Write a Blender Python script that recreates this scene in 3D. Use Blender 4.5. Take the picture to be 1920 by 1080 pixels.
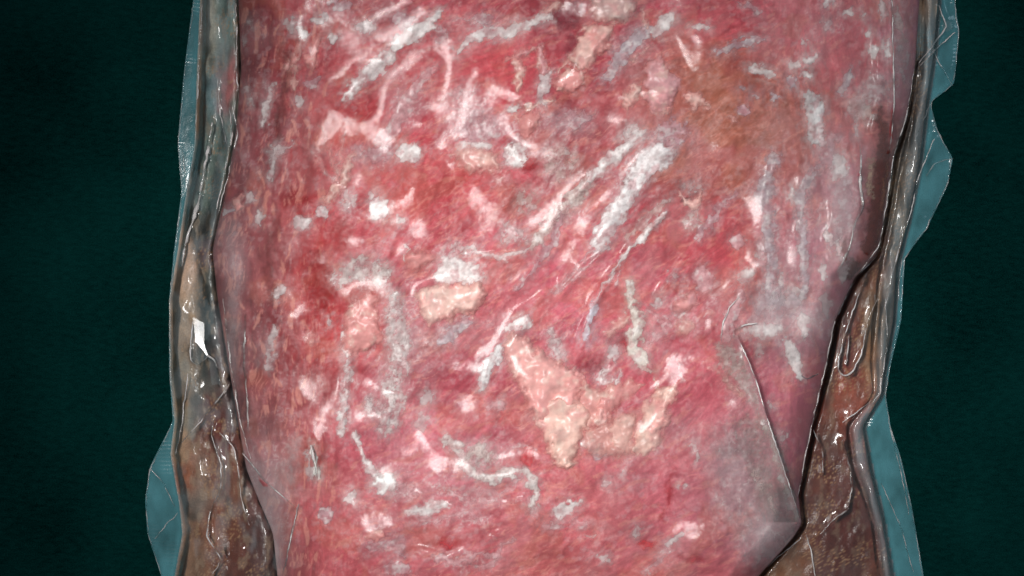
import bpy, math
import numpy as np
from mathutils import Vector

sc = bpy.context.scene
for o in list(bpy.data.objects):
    bpy.data.objects.remove(o, do_unlink=True)

# ------------------------------------------------------------------ camera, light, exposure
S = 0.0002           # metres per photograph pixel on the table plane
H = 0.50             # camera height above the table (m)
cam_d = bpy.data.cameras.new('camera')
cam = bpy.data.objects.new('camera', cam_d)
sc.collection.objects.link(cam)
cam.location = (0, 0, H)
cam.rotation_euler = (0, 0, 0)
cam_d.sensor_width = 36
cam_d.lens = 36 * H / (1920 * S)
cam_d.clip_start = 0.01
cam_d.clip_end = 10
sc.camera = cam

w = bpy.data.worlds.new('World')
sc.world = w
w.use_nodes = True
w.node_tree.nodes['Background'].inputs[0].default_value = (0.80, 0.92, 1.0, 1)
w.node_tree.nodes['Background'].inputs[1].default_value = 0.17

def area_light(name, loc, target, size, energy, col):
    d = bpy.data.lights.new(name, 'AREA')
    d.shape = 'RECTANGLE'
    d.size, d.size_y = size
    d.energy = energy
    d.color = col
    o = bpy.data.objects.new(name, d)
    sc.collection.objects.link(o)
    o.location = loc
    o.rotation_euler = (Vector(target) - Vector(loc)).to_track_quat('-Z', 'Y').to_euler()
    return o

key = area_light('key_lamp', (-0.17, 0.10, 0.80), (0.008, -0.018, 0.03), (0.22, 0.16), 0.272, (1.0, 0.975, 0.955))
key.data.spread = math.radians(31)
area_light('side_lamp', (0.62, 0.42, 0.62), (0.02, 0.0, 0.02), (0.22, 0.22), 0.8, (0.66, 0.84, 1.0))

sc.view_settings.view_transform = 'Standard'
sc.view_settings.look = 'None'
sc.view_settings.exposure = 0.0
sc.view_settings.gamma = 1.0
sc.cycles.use_denoising = True
sc.cycles.max_bounces = 8
sc.cycles.transparent_max_bounces = 24
sc.cycles.caustics_reflective = False
sc.cycles.caustics_refractive = False
sc.cycles.sample_clamp_indirect = 4.0

# ------------------------------------------------------------------ numeric helpers
def lin(c):
    c = np.asarray(c, float) / 255.0
    return np.where(c <= 0.04045, c / 12.92, ((c + 0.055) / 1.055) ** 2.4)

_tabs = {}
def _tab(seed):
    if seed not in _tabs:
        _tabs[seed] = np.random.default_rng(seed).random((256, 256))
    return _tabs[seed]

def vnoise(x, y, seed):
    t = _tab(seed)
    xi = np.floor(x).astype(int); yi = np.floor(y).astype(int)
    fx = x - xi; fy = y - yi
    fx = fx * fx * fx * (fx * (fx * 6 - 15) + 10); fy = fy * fy * fy * (fy * (fy * 6 - 15) + 10)
    x0 = xi & 255; x1 = (xi + 1) & 255; y0 = yi & 255; y1 = (yi + 1) & 255
    return (t[x0, y0] * (1 - fx) + t[x1, y0] * fx) * (1 - fy) + (t[x0, y1] * (1 - fx) + t[x1, y1] * fx) * fy

def fbm(x, y, seed, oct=4, gain=0.5):
    a, s, n = 1.0, 0.0, 0.0
    for k in range(oct):
        s = s + a * vnoise(x * 2 ** k + 17.3 * k, y * 2 ** k + 9.1 * k, seed + k); n += a; a *= gain
    return s / n

def ridged(x, y, seed, oct=3):
    a, s, n = 1.0, 0.0, 0.0
    for k in range(oct):
        s = s + a * (1 - np.abs(2 * vnoise(x * 2 ** k, y * 2 ** k, seed + k) - 1)); n += a; a *= 0.5
    return s / n

def worley(x, y, seed):
    ta, tb = _tab(seed), _tab(seed + 501)
    xi = np.floor(x).astype(int); yi = np.floor(y).astype(int)
    f1 = np.full(np.shape(x), 9.0); f2 = np.full(np.shape(x), 9.0)
    for dx in (-1, 0, 1):
        for dy in (-1, 0, 1):
            cx = xi + dx; cy = yi + dy
            d = np.hypot(cx + ta[cx & 255, cy & 255] - x, cy + tb[cx & 255, cy & 255] - y)
            f2 = np.minimum(f2, np.maximum(f1, d)); f1 = np.minimum(f1, d)
    return f1, f2

def sstep(a, b, x):
    t = np.clip((x - a) / (b - a), 0, 1)
    return t * t * (3 - 2 * t)

def stroke_sdf(px, py, pts):
    """signed distance to a chain of tapered capsules; pts are (x, y, r)"""
    best = np.full(np.shape(px), 1e9)
    if len(pts) == 1:
        pts = [pts[0], pts[0]]
    for (x0, y0, r0), (x1, y1, r1) in zip(pts[:-1], pts[1:]):
        dx, dy = x1 - x0, y1 - y0
        L = dx * dx + dy * dy + 1e-9
        t = np.clip(((px - x0) * dx + (py - y0) * dy) / L, 0, 1)
        best = np.minimum(best, np.hypot(px - x0 - t * dx, py - y0 - t * dy) - (r0 + (r1 - r0) * t))
    return best

def poly_sdf(px, py, pts):
    d = np.full(np.shape(px), 1e9); inside = np.zeros(np.shape(px), bool)
    n = len(pts)
    for i in range(n):
        x0, y0 = pts[i]; x1, y1 = pts[(i + 1) % n]
        dx, dy = x1 - x0, y1 - y0
        t = np.clip(((px - x0) * dx + (py - y0) * dy) / (dx * dx + dy * dy + 1e-9), 0, 1)
        d = np.minimum(d, np.hypot(px - x0 - t * dx, py - y0 - t * dy))
        c = (y0 > py) != (y1 > py)
        with np.errstate(divide='ignore', invalid='ignore'):
            xc = x0 + (py - y0) * dx / (dy if dy else 1e-9)
        inside ^= c & (px < xc)
    return np.where(inside, -d, d)

def curve_y(tab, smooth=10):
    ys = np.arange(-500, 1600, 2.0)
    xs = np.interp(ys, [t[1] for t in tab], [t[0] for t in tab])
    if smooth:
        k = np.exp(-0.5 * (np.arange(-30, 31) * 2 / smooth) ** 2); k /= k.sum()
        xs = np.convolve(np.pad(xs, 30, mode='edge'), k, 'valid')
    return lambda y: np.interp(y, ys, xs)

def world(px, py, z):
    """photograph pixel + height above the table (m) -> world point"""
    f = S * (H - z) / H
    return np.stack([(px - 960) * f, (540 - py) * f, z], -1)

# ------------------------------------------------------------------ object helpers
def put(name, verts, faces, mat, parent=None, attrs=None, smooth=True):
    me = bpy.data.meshes.new(name)
    verts = np.asarray(verts, np.float32).reshape(-1, 3)
    faces = np.asarray(faces, np.int32)
    me.vertices.add(len(verts)); me.vertices.foreach_set('co', verts.ravel())
    me.loops.add(faces.size); me.loops.foreach_set('vertex_index', faces.ravel())
    me.polygons.add(len(faces))
    me.polygons.foreach_set('loop_start', np.arange(0, faces.size, faces.shape[1], dtype=np.int32))
    me.polygons.foreach_set('use_smooth', np.full(len(faces), smooth))
    me.update(calc_edges=True)
    for k, v in (attrs or {}).items():
        v = np.asarray(v, np.float32)
        if v.ndim == 2:
            a = me.attributes.new(k, 'FLOAT_COLOR', 'POINT')
            a.data.foreach_set('color', np.c_[np.clip(v, 0, 1), np.ones(len(v))].astype(np.float32).ravel())
        else:
            a = me.attributes.new(k, 'FLOAT', 'POINT'); a.data.foreach_set('value', v)
    me.materials.append(mat)
    o = bpy.data.objects.new(name, me)
    sc.collection.objects.link(o)
    if parent: o.parent = parent
    return o

def grid_faces(nr, nc):
    i = np.arange(nr * nc).reshape(nr, nc)
    return np.stack([i[1:, :-1], i[1:, 1:], i[:-1, 1:], i[:-1, :-1]], -1).reshape(-1, 4)

def thing(name, label, cat, group=None):
    o = bpy.data.objects.new(name, None); sc.collection.objects.link(o)
    o['label'] = label; o['category'] = cat
    if group: o['group'] = group
    return o

# ------------------------------------------------------------------ materials
def new_mat(name):
    m = bpy.data.materials.new(name); m.use_nodes = True
    m.node_tree.nodes.clear()
    return m, m.node_tree.nodes, m.node_tree.links

def tissue_mat(name, rough=0.5, spec=0.35, grain=0.5, bump=0.25, alpha=False, scale=1.0):
    """colour from the mesh's own tissue attribute, fine grain and relief from noise nodes"""
    m, N, L = new_mat(name)
    out = N.new('ShaderNodeOutputMaterial')
    b = N.new('ShaderNodeBsdfPrincipled')
    at = N.new('ShaderNodeAttribute'); at.attribute_name = 'tissue'
    tc = N.new('ShaderNodeTexCoord')
    n1 = N.new('ShaderNodeTexNoise'); n1.inputs['Scale'].default_value = 1400 * scale; n1.inputs['Detail'].default_value = 3
    L.new(tc.outputs['Object'], n1.inputs['Vector'])
    mr = N.new('ShaderNodeMapRange')
    mr.inputs[1].default_value = 0.25; mr.inputs[2].default_value = 0.75
    mr.inputs[3].default_value = 1 - grain * 0.4; mr.inputs[4].default_value = 1 + grain * 0.4
    L.new(n1.outputs['Fac'], mr.inputs[0])
    mx = N.new('ShaderNodeVectorMath'); mx.operation = 'SCALE'
    L.new(at.outputs['Color'], mx.inputs[0]); L.new(mr.outputs[0], mx.inputs['Scale'])
    L.new(mx.outputs[0], b.inputs['Base Color'])
    b.inputs['Roughness'].default_value = rough
    b.inputs['Specular IOR Level'].default_value = spec
    bp = N.new('ShaderNodeBump'); bp.inputs['Strength'].default_value = bump; bp.inputs['Distance'].default_value = 0.0006
    L.new(n1.outputs['Fac'], bp.inputs['Height']); L.new(bp.outputs[0], b.inputs['Normal'])
    if alpha:
        av = N.new('ShaderNodeAttribute'); av.attribute_name = 'cover'
        L.new(av.outputs['Fac'], b.inputs['Alpha'])
    L.new(b.outputs[0], out.inputs[0])
    return m

def film_mat(name, haze_col=(0.62, 0.74, 0.78), rough=0.09, bump=0.15, bscale=420, gloss=1.0, ribs=False):
    """thin clear plastic: fresnel gloss over see-through, a little milky where the film is cloudy"""
    m, N, L = new_mat(name)
    out = N.new('ShaderNodeOutputMaterial')
    tr = N.new('ShaderNodeBsdfTransparent'); tr.inputs[0].default_value = (0.97, 0.985, 0.98, 1)
    df = N.new('ShaderNodeBsdfDiffuse'); df.inputs[0].default_value = (*haze_col, 1)
    gl = N.new('ShaderNodeBsdfGlossy'); gl.inputs['Roughness'].default_value = rough
    hz = N.new('ShaderNodeAttribute'); hz.attribute_name = 'haze'
    m1 = N.new('ShaderNodeMixShader'); L.new(hz.outputs['Fac'], m1.inputs[0]); L.new(tr.outputs[0], m1.inputs[1]); L.new(df.outputs[0], m1.inputs[2])
    tc = N.new('ShaderNodeTexCoord')
    n1 = N.new('ShaderNodeTexNoise'); n1.inputs['Scale'].default_value = bscale; n1.inputs['Detail'].default_value = 4
    L.new(tc.outputs['Object'], n1.inputs['Vector'])
    bp = N.new('ShaderNodeBump'); bp.inputs['Strength'].default_value = bump; bp.inputs['Distance'].default_value = 0.001
    L.new(n1.outputs['Fac'], bp.inputs['Height'])
    if ribs:      # embossed ribs of the sealed border, showing in places
        wv = N.new('ShaderNodeTexWave'); wv.bands_direction = 'Y'; wv.inputs['Scale'].default_value = 210; wv.inputs['Distortion'].default_value = 1.5
        n2 = N.new('ShaderNodeTexNoise'); n2.inputs['Scale'].default_value = 60; n2.inputs['Detail'].default_value = 2
        L.new(tc.outputs['Object'], wv.inputs['Vector']); L.new(tc.outputs['Object'], n2.inputs['Vector'])
        mk = N.new('ShaderNodeMapRange'); mk.inputs[1].default_value = 0.5; mk.inputs[2].default_value = 0.62; L.new(n2.outputs['Fac'], mk.inputs[0])
        mm = N.new('ShaderNodeMath'); mm.operation = 'MULTIPLY'; L.new(wv.outputs['Fac'], mm.inputs[0]); L.new(mk.outputs[0], mm.inputs[1])
        m3 = N.new('ShaderNodeMath'); m3.operation = 'MULTIPLY_ADD'; m3.inputs[1].default_value = 1.6
        L.new(mm.outputs[0], m3.inputs[0]); L.new(n1.outputs['Fac'], m3.inputs[2]); L.new(m3.outputs[0], bp.inputs['Height'])
    fr = N.new('ShaderNodeFresnel'); fr.inputs['IOR'].default_value = 1.5
    ml = N.new('ShaderNodeMath'); ml.operation = 'MULTIPLY'; ml.inputs[1].default_value = gloss; ml.use_clamp = True
    L.new(fr.outputs[0], ml.inputs[0])
    L.new(bp.outputs[0], gl.inputs['Normal']); L.new(bp.outputs[0], fr.inputs['Normal'])
    m2 = N.new('ShaderNodeMixShader'); L.new(ml.outputs[0], m2.inputs[0]); L.new(m1.outputs[0], m2.inputs[1]); L.new(gl.outputs[0], m2.inputs[2])
    L.new(m2.outputs[0], out.inputs[0])
    return m

M_meat = tissue_mat('raw_meat', 0.5, 0.25, 0.22, 0.10)
M_fat_glint = tissue_mat('fat_tissue', 0.34, 0.45, 0.04, 0.03, True)
M_frost_glint = tissue_mat('ice_frost', 0.42, 0.45, 0.3, 0.22, True, 0.8)
M_blood_shade = tissue_mat('raw_blood', 0.45, 0.3, 0.35, 0.12, True)
M_juice = tissue_mat('frozen_meat_juice', 0.3, 0.5, 0.4, 0.3)
M_film = film_mat('clear_film', haze_col=(0.74, 0.68, 0.69), gloss=0.25, rough=0.145, bump=0.06)
M_margin = film_mat('crumpled_film', rough=0.12, bump=0.015, bscale=120, gloss=0.95)
M_flat = film_mat('flat_seal_film', haze_col=(0.20, 0.60, 0.68), rough=0.14, bump=0.12, bscale=300, gloss=0.7, ribs=True)
M_leaf = film_mat('cloudy_film', haze_col=(0.74, 0.58, 0.58), gloss=0.5, rough=0.2, bump=0.05)
M_crease = film_mat('folded_film_edge', haze_col=(0.80, 0.74, 0.72), rough=0.10, bump=0.2, bscale=900, gloss=0.7)

def table_mat():
    m, N, L = new_mat('dark_green_slate')
    out = N.new('ShaderNodeOutputMaterial'); b = N.new('ShaderNodeBsdfPrincipled')
    tc = N.new('ShaderNodeTexCoord'); mp = N.new('ShaderNodeMapping')
    mp.inputs['Rotation'].default_value = (0, 0, math.radians(24)); mp.inputs['Scale'].default_value = (0.4, 1, 1)
    L.new(tc.outputs['Object'], mp.inputs[0])
    n1 = N.new('ShaderNodeTexNoise'); n1.inputs['Scale'].default_value = 700; n1.inputs['Detail'].default_value = 4
    n2 = N.new('ShaderNodeTexNoise'); n2.inputs['Scale'].default_value = 14; n2.inputs['Detail'].default_value = 5
    n3 = N.new('ShaderNodeTexNoise'); n3.inputs['Scale'].default_value = 1900; n3.inputs['Detail'].default_value = 2
    L.new(mp.outputs[0], n1.inputs['Vector']); L.new(tc.outputs['Object'], n2.inputs['Vector']); L.new(tc.outputs['Object'], n3.inputs['Vector'])
    r = N.new('ShaderNodeValToRGB')
    r.color_ramp.elements[0].position = 0.36; r.color_ramp.elements[0].color = (0.0002, 0.0085, 0.0080, 1)
    r.color_ramp.elements[1].position = 0.68; r.color_ramp.elements[1].color = (0.0030, 0.0440, 0.0390, 1)
    ad = N.new('ShaderNodeMath'); ad.operation = 'MULTIPLY_ADD'; ad.inputs[1].default_value = 0.26
    L.new(n1.outputs['Fac'], ad.inputs[0])
    a2 = N.new('ShaderNodeMath'); a2.operation = 'MULTIPLY_ADD'; a2.inputs[1].default_value = 0.42
    a3 = N.new('ShaderNodeMath'); a3.operation = 'MULTIPLY'; a3.inputs[1].default_value = 0.3
    L.new(n3.outputs['Fac'], a3.inputs[0]); L.new(n2.outputs['Fac'], a2.inputs[0]); L.new(a3.outputs[0], a2.inputs[2]); L.new(a2.outputs[0], ad.inputs[2])
    L.new(ad.outputs[0], r.inputs[0]); L.new(r.outputs[0], b.inputs['Base Color'])
    b.inputs['Roughness'].default_value = 0.9; b.inputs['Specular IOR Level'].default_value = 0.0
    bp = N.new('ShaderNodeBump'); bp.inputs['Strength'].default_value = 0.5; bp.inputs['Distance'].default_value = 0.0005
    L.new(ad.outputs[0], bp.inputs['Height']); L.new(bp.outputs[0], b.inputs['Normal'])
    L.new(b.outputs[0], out.inputs[0])
    return m

# ------------------------------------------------------------------ outlines (photograph pixels)
meat_left = curve_y([(430, -420), (447, 0), (452, 130), (442, 250), (418, 380), (398, 470), (408, 560), (428, 680), (448, 800), (462, 880), (486, 940), (512, 1000), (520, 1080), (560, 1500)], 8)
meat_right = curve_y([(1700, -420), (1724, 0), (1716, 120), (1701, 215), (1676, 290), (1662, 390), (1648, 465), (1640, 482), (1603, 520), (1566, 600), (1546, 700), (1522, 800), (1497, 930), (1503, 982), (1490, 1004), (1468, 1030), (1440, 1060), (1422, 1080), (1410, 1120), (1400, 1500)], 3)
bag_left = curve_y([(372, -420), (362, 0), (344, 140), (333, 270), (340, 360), (326, 470), (317, 560), (317, 700), (324, 790), (281, 875), (272, 935), (276, 1000), (302, 1080), (320, 1200), (320, 1500)], 5)
bag_right = curve_y([(1780, -420), (1790, 0), (1799, 60), (1789, 158), (1744, 192), (1760, 250), (1787, 297), (1776, 350), (1737, 430), (1697, 482), (1690, 600), (1669, 690), (1661, 742), (1670, 800), (1690, 860), (1710, 950), (1732, 1080), (1740, 1200), (1730, 1500)], 4)
puff_left = curve_y([(378, -420), (378, 0), (372, 140), (368, 270), (352, 360), (336, 470), (320, 560), (322, 700), (330, 790), (322, 850), (338, 940), (345, 1000), (330, 1080), (330, 1500)], 6)
roll_in = curve_y([(1728, -420), (1728, 0), (1724, 120), (1715, 200), (1692, 300), (1672, 400), (1652, 500), (1640, 600), (1634, 680), (1640, 740), (1588, 800), (1600, 880), (1634, 970), (1652, 1080), (1660, 1500)], 8)
roll_out = curve_y([(1762, -420), (1764, 0), (1756, 100), (1742, 190), (1730, 300), (1706, 420), (1686, 500), (1680, 600), (1662, 700), (1657, 742), (1622, 800), (1636, 880), (1658, 970), (1676, 1080), (1690, 1500)], 6)
flap_x = curve_y([(1383, 560), (1383, 632), (1400, 668), (1420, 720), (1440, 790), (1470, 880), (1502, 978), (1530, 1060)], 3)

Y0, Y1 = -330, 1420
rows = np.unique(np.r_[np.arange(Y0, -16, 12), np.arange(-16, 1096, 2.0), np.arange(1096, Y1 + 1, 12)])
frows = np.unique(np.r_[np.arange(Y0, -16, 16), np.arange(-16, 1096, 3.0), np.arange(1096, Y1 + 1, 16)])
EDGE = 0.024
TOP = 0.038

# ridges / furrows of the meat surface: (points, half width px, height m)
RIDGES = [
    ([(1195, 255), (1150, 295), (1110, 332), (1075, 372), (1038, 408), (1012, 445), (988, 468), (950, 482), (900, 474)], 13, 0.0022),
    ([(1262, 285), (1225, 300), (1195, 335), (1165, 385), (1145, 425), (1118, 465), (1075, 508), (1040, 548)], 17, 0.0026),
    ([(1245, 400), (1210, 440), (1180, 465), (1150, 505), (1118, 560), (1098, 630)], 9, 0.0018),
    ([(1045, 400), (1035, 450), (1000, 500), (960, 545)], 8, 0.0012),
    ([(1388, 545), (1372, 585), (1358, 640)], 15, 0.0035),
    ([(815, 125), (785, 155), (760, 190), (735, 240)], 14, 0.0016),
    ([(825, 22), (770, 65), (735, 92), (690, 135), (645, 180)], 14, 0.0018),
    ([(1672, -40), (1675, 120), (1676, 205), (1668, 290)], 6, 0.0022),
    ([(1612, 270), (1615, 300), (1612, 340), (1618, 385), (1602, 420), (1595, 460), (1572, 505)], 8, 0.0024),
    ([(1525, 318), (1505, 355), (1500, 420), (1510, 480), (1505, 545)], 12, 0.0014),
    ([(1450, 300), (1432, 360), (1440, 420), (1446, 480), (1450, 545)], 14, 0.0014),
    ([(462, 585), (458, 680), (465, 750), (467, 812), (500, 905)], 7, 0.0022),
    ([(548, 40), (540, 160), (520, 300), (500, 420), (520, 600)], 14, 0.0012),
    ([(668, 812), (680, 860), (702, 892), (740, 915)], 9, 0.0018),
    ([(655, 600), (652, 670), (648, 730), (640, 800)], 12, 0.0016),
    ([(745, 560), (748, 640), (752, 690), (728, 730), (722, 800)], 22, 0.0018),
    ([(835, 825), (866, 850), (880, 885), (920, 900), (975, 880), (1002, 905)], 12, 0.0018),
    ([(455, 850), (500, 905), (558, 955)], 7, 0.0020),
    ([(600, 800), (590, 880), (555, 960), (535, 1080)], 9, 0.0022),
    ([(905, 725), (920, 680), (945, 645), (985, 600)], 13, 0.0018),
    ([(1182, 535), (1186, 585), (1200, 612), (1185, 648), (1215, 690)], 10, 0.0018),
]

def meat_height(px, py):
    Lx, Rx = meat_left(py), meat_right(py)
    dl = px - Lx; dr = Rx - px
    dt = np.minimum(py - Y0, Y1 - py)
    def prof(d, r):
        t = np.clip(d / r, 0, 1)
        return np.sqrt(np.clip(1 - (1 - t) ** 2, 0, 1))
    p = prof(dl, 170) * prof(dr, 60) * prof(dt, 220)
    u = np.clip(dl / np.maximum(Rx - Lx, 1), 0, 1)
    edge = 0.0145 * (1 - u) + 0.022 * u
    z = edge + (TOP - edge) * p
    fade = np.clip(np.minimum(dl, dr) / 60, 0, 1)
    z = z + fade * 0.0075 * (fbm(px / 230, py / 230, 3, 3) - 0.5)
    z = z + fade * 0.0036 * (fbm(px / 60, py / 60, 7, 3) - 0.5)
    z = z + (0.25 + 0.75 * fade) * 0.0010 * (fbm(px / 14, py / 14, 11, 3) - 0.5)
    wx = px + 14 * (vnoise(px / 30, py / 30, 23) - 0.5); wy = py + 14 * (vnoise(px / 30, py / 30, 24) - 0.5)
    for pts, r, h in RIDGES:
        d = stroke_sdf(wx, wy, [(a, b, 0) for a, b in pts])
        z = z + 0.55 * h * np.exp(-(d / r) ** 2 * 0.8)
    # the overlapping flap on the right: its edge stands above what lies beyond it
    s = sstep(0, 7, px - flap_x(py)) * sstep(615, 690, py) * (py < 1100)
    z = z - 0.0050 * s * sstep(-5, 40, dr + 30)
    lip = np.exp(-((px - flap_x(py) + 7) / 9) ** 2) * sstep(630, 690, py) * sstep(1010, 970, py)
    z = z + 0.0012 * lip
    return z

# ------------------------------------------------------------------ surface features of the meat, with painted glints and shaded gaps
FW, FG, FL, FB = (246, 232, 230), (214, 190, 190), (202, 152, 158), (192, 170, 176)
CR, SA, PK, CG = (246, 204, 192), (234, 160, 156), (226, 168, 172), (206, 172, 166)
def st(kind, col, pts, a=0.9, soft=5, th=1.0, crk=0.3): return (kind, 's', col, pts, a, soft, th, crk)
def pg(kind, col, pts, a=0.95, soft=5, th=1.6, crk=0.15): return (kind, 'p', col, pts, a, soft, th, crk)
def bl(col, x, y, rx, ry=None, a=0.85, soft=5, th=0.6, crk=0.2, kind='frost_patch'):
    ry = ry or rx
    return (kind, 'p', col, [(x + rx * math.cos(t * math.pi / 5), y + ry * math.sin(t * math.pi / 5)) for t in range(10)], a, soft, th, crk)
fp, fa, si = 'frost_patch', 'fat_lump', 'sinew'  # frost and fat kinds also carry glints painted as colour
bs = 'blood_spot'  # blood, plus shade painted into gaps beside the ridges
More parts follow.
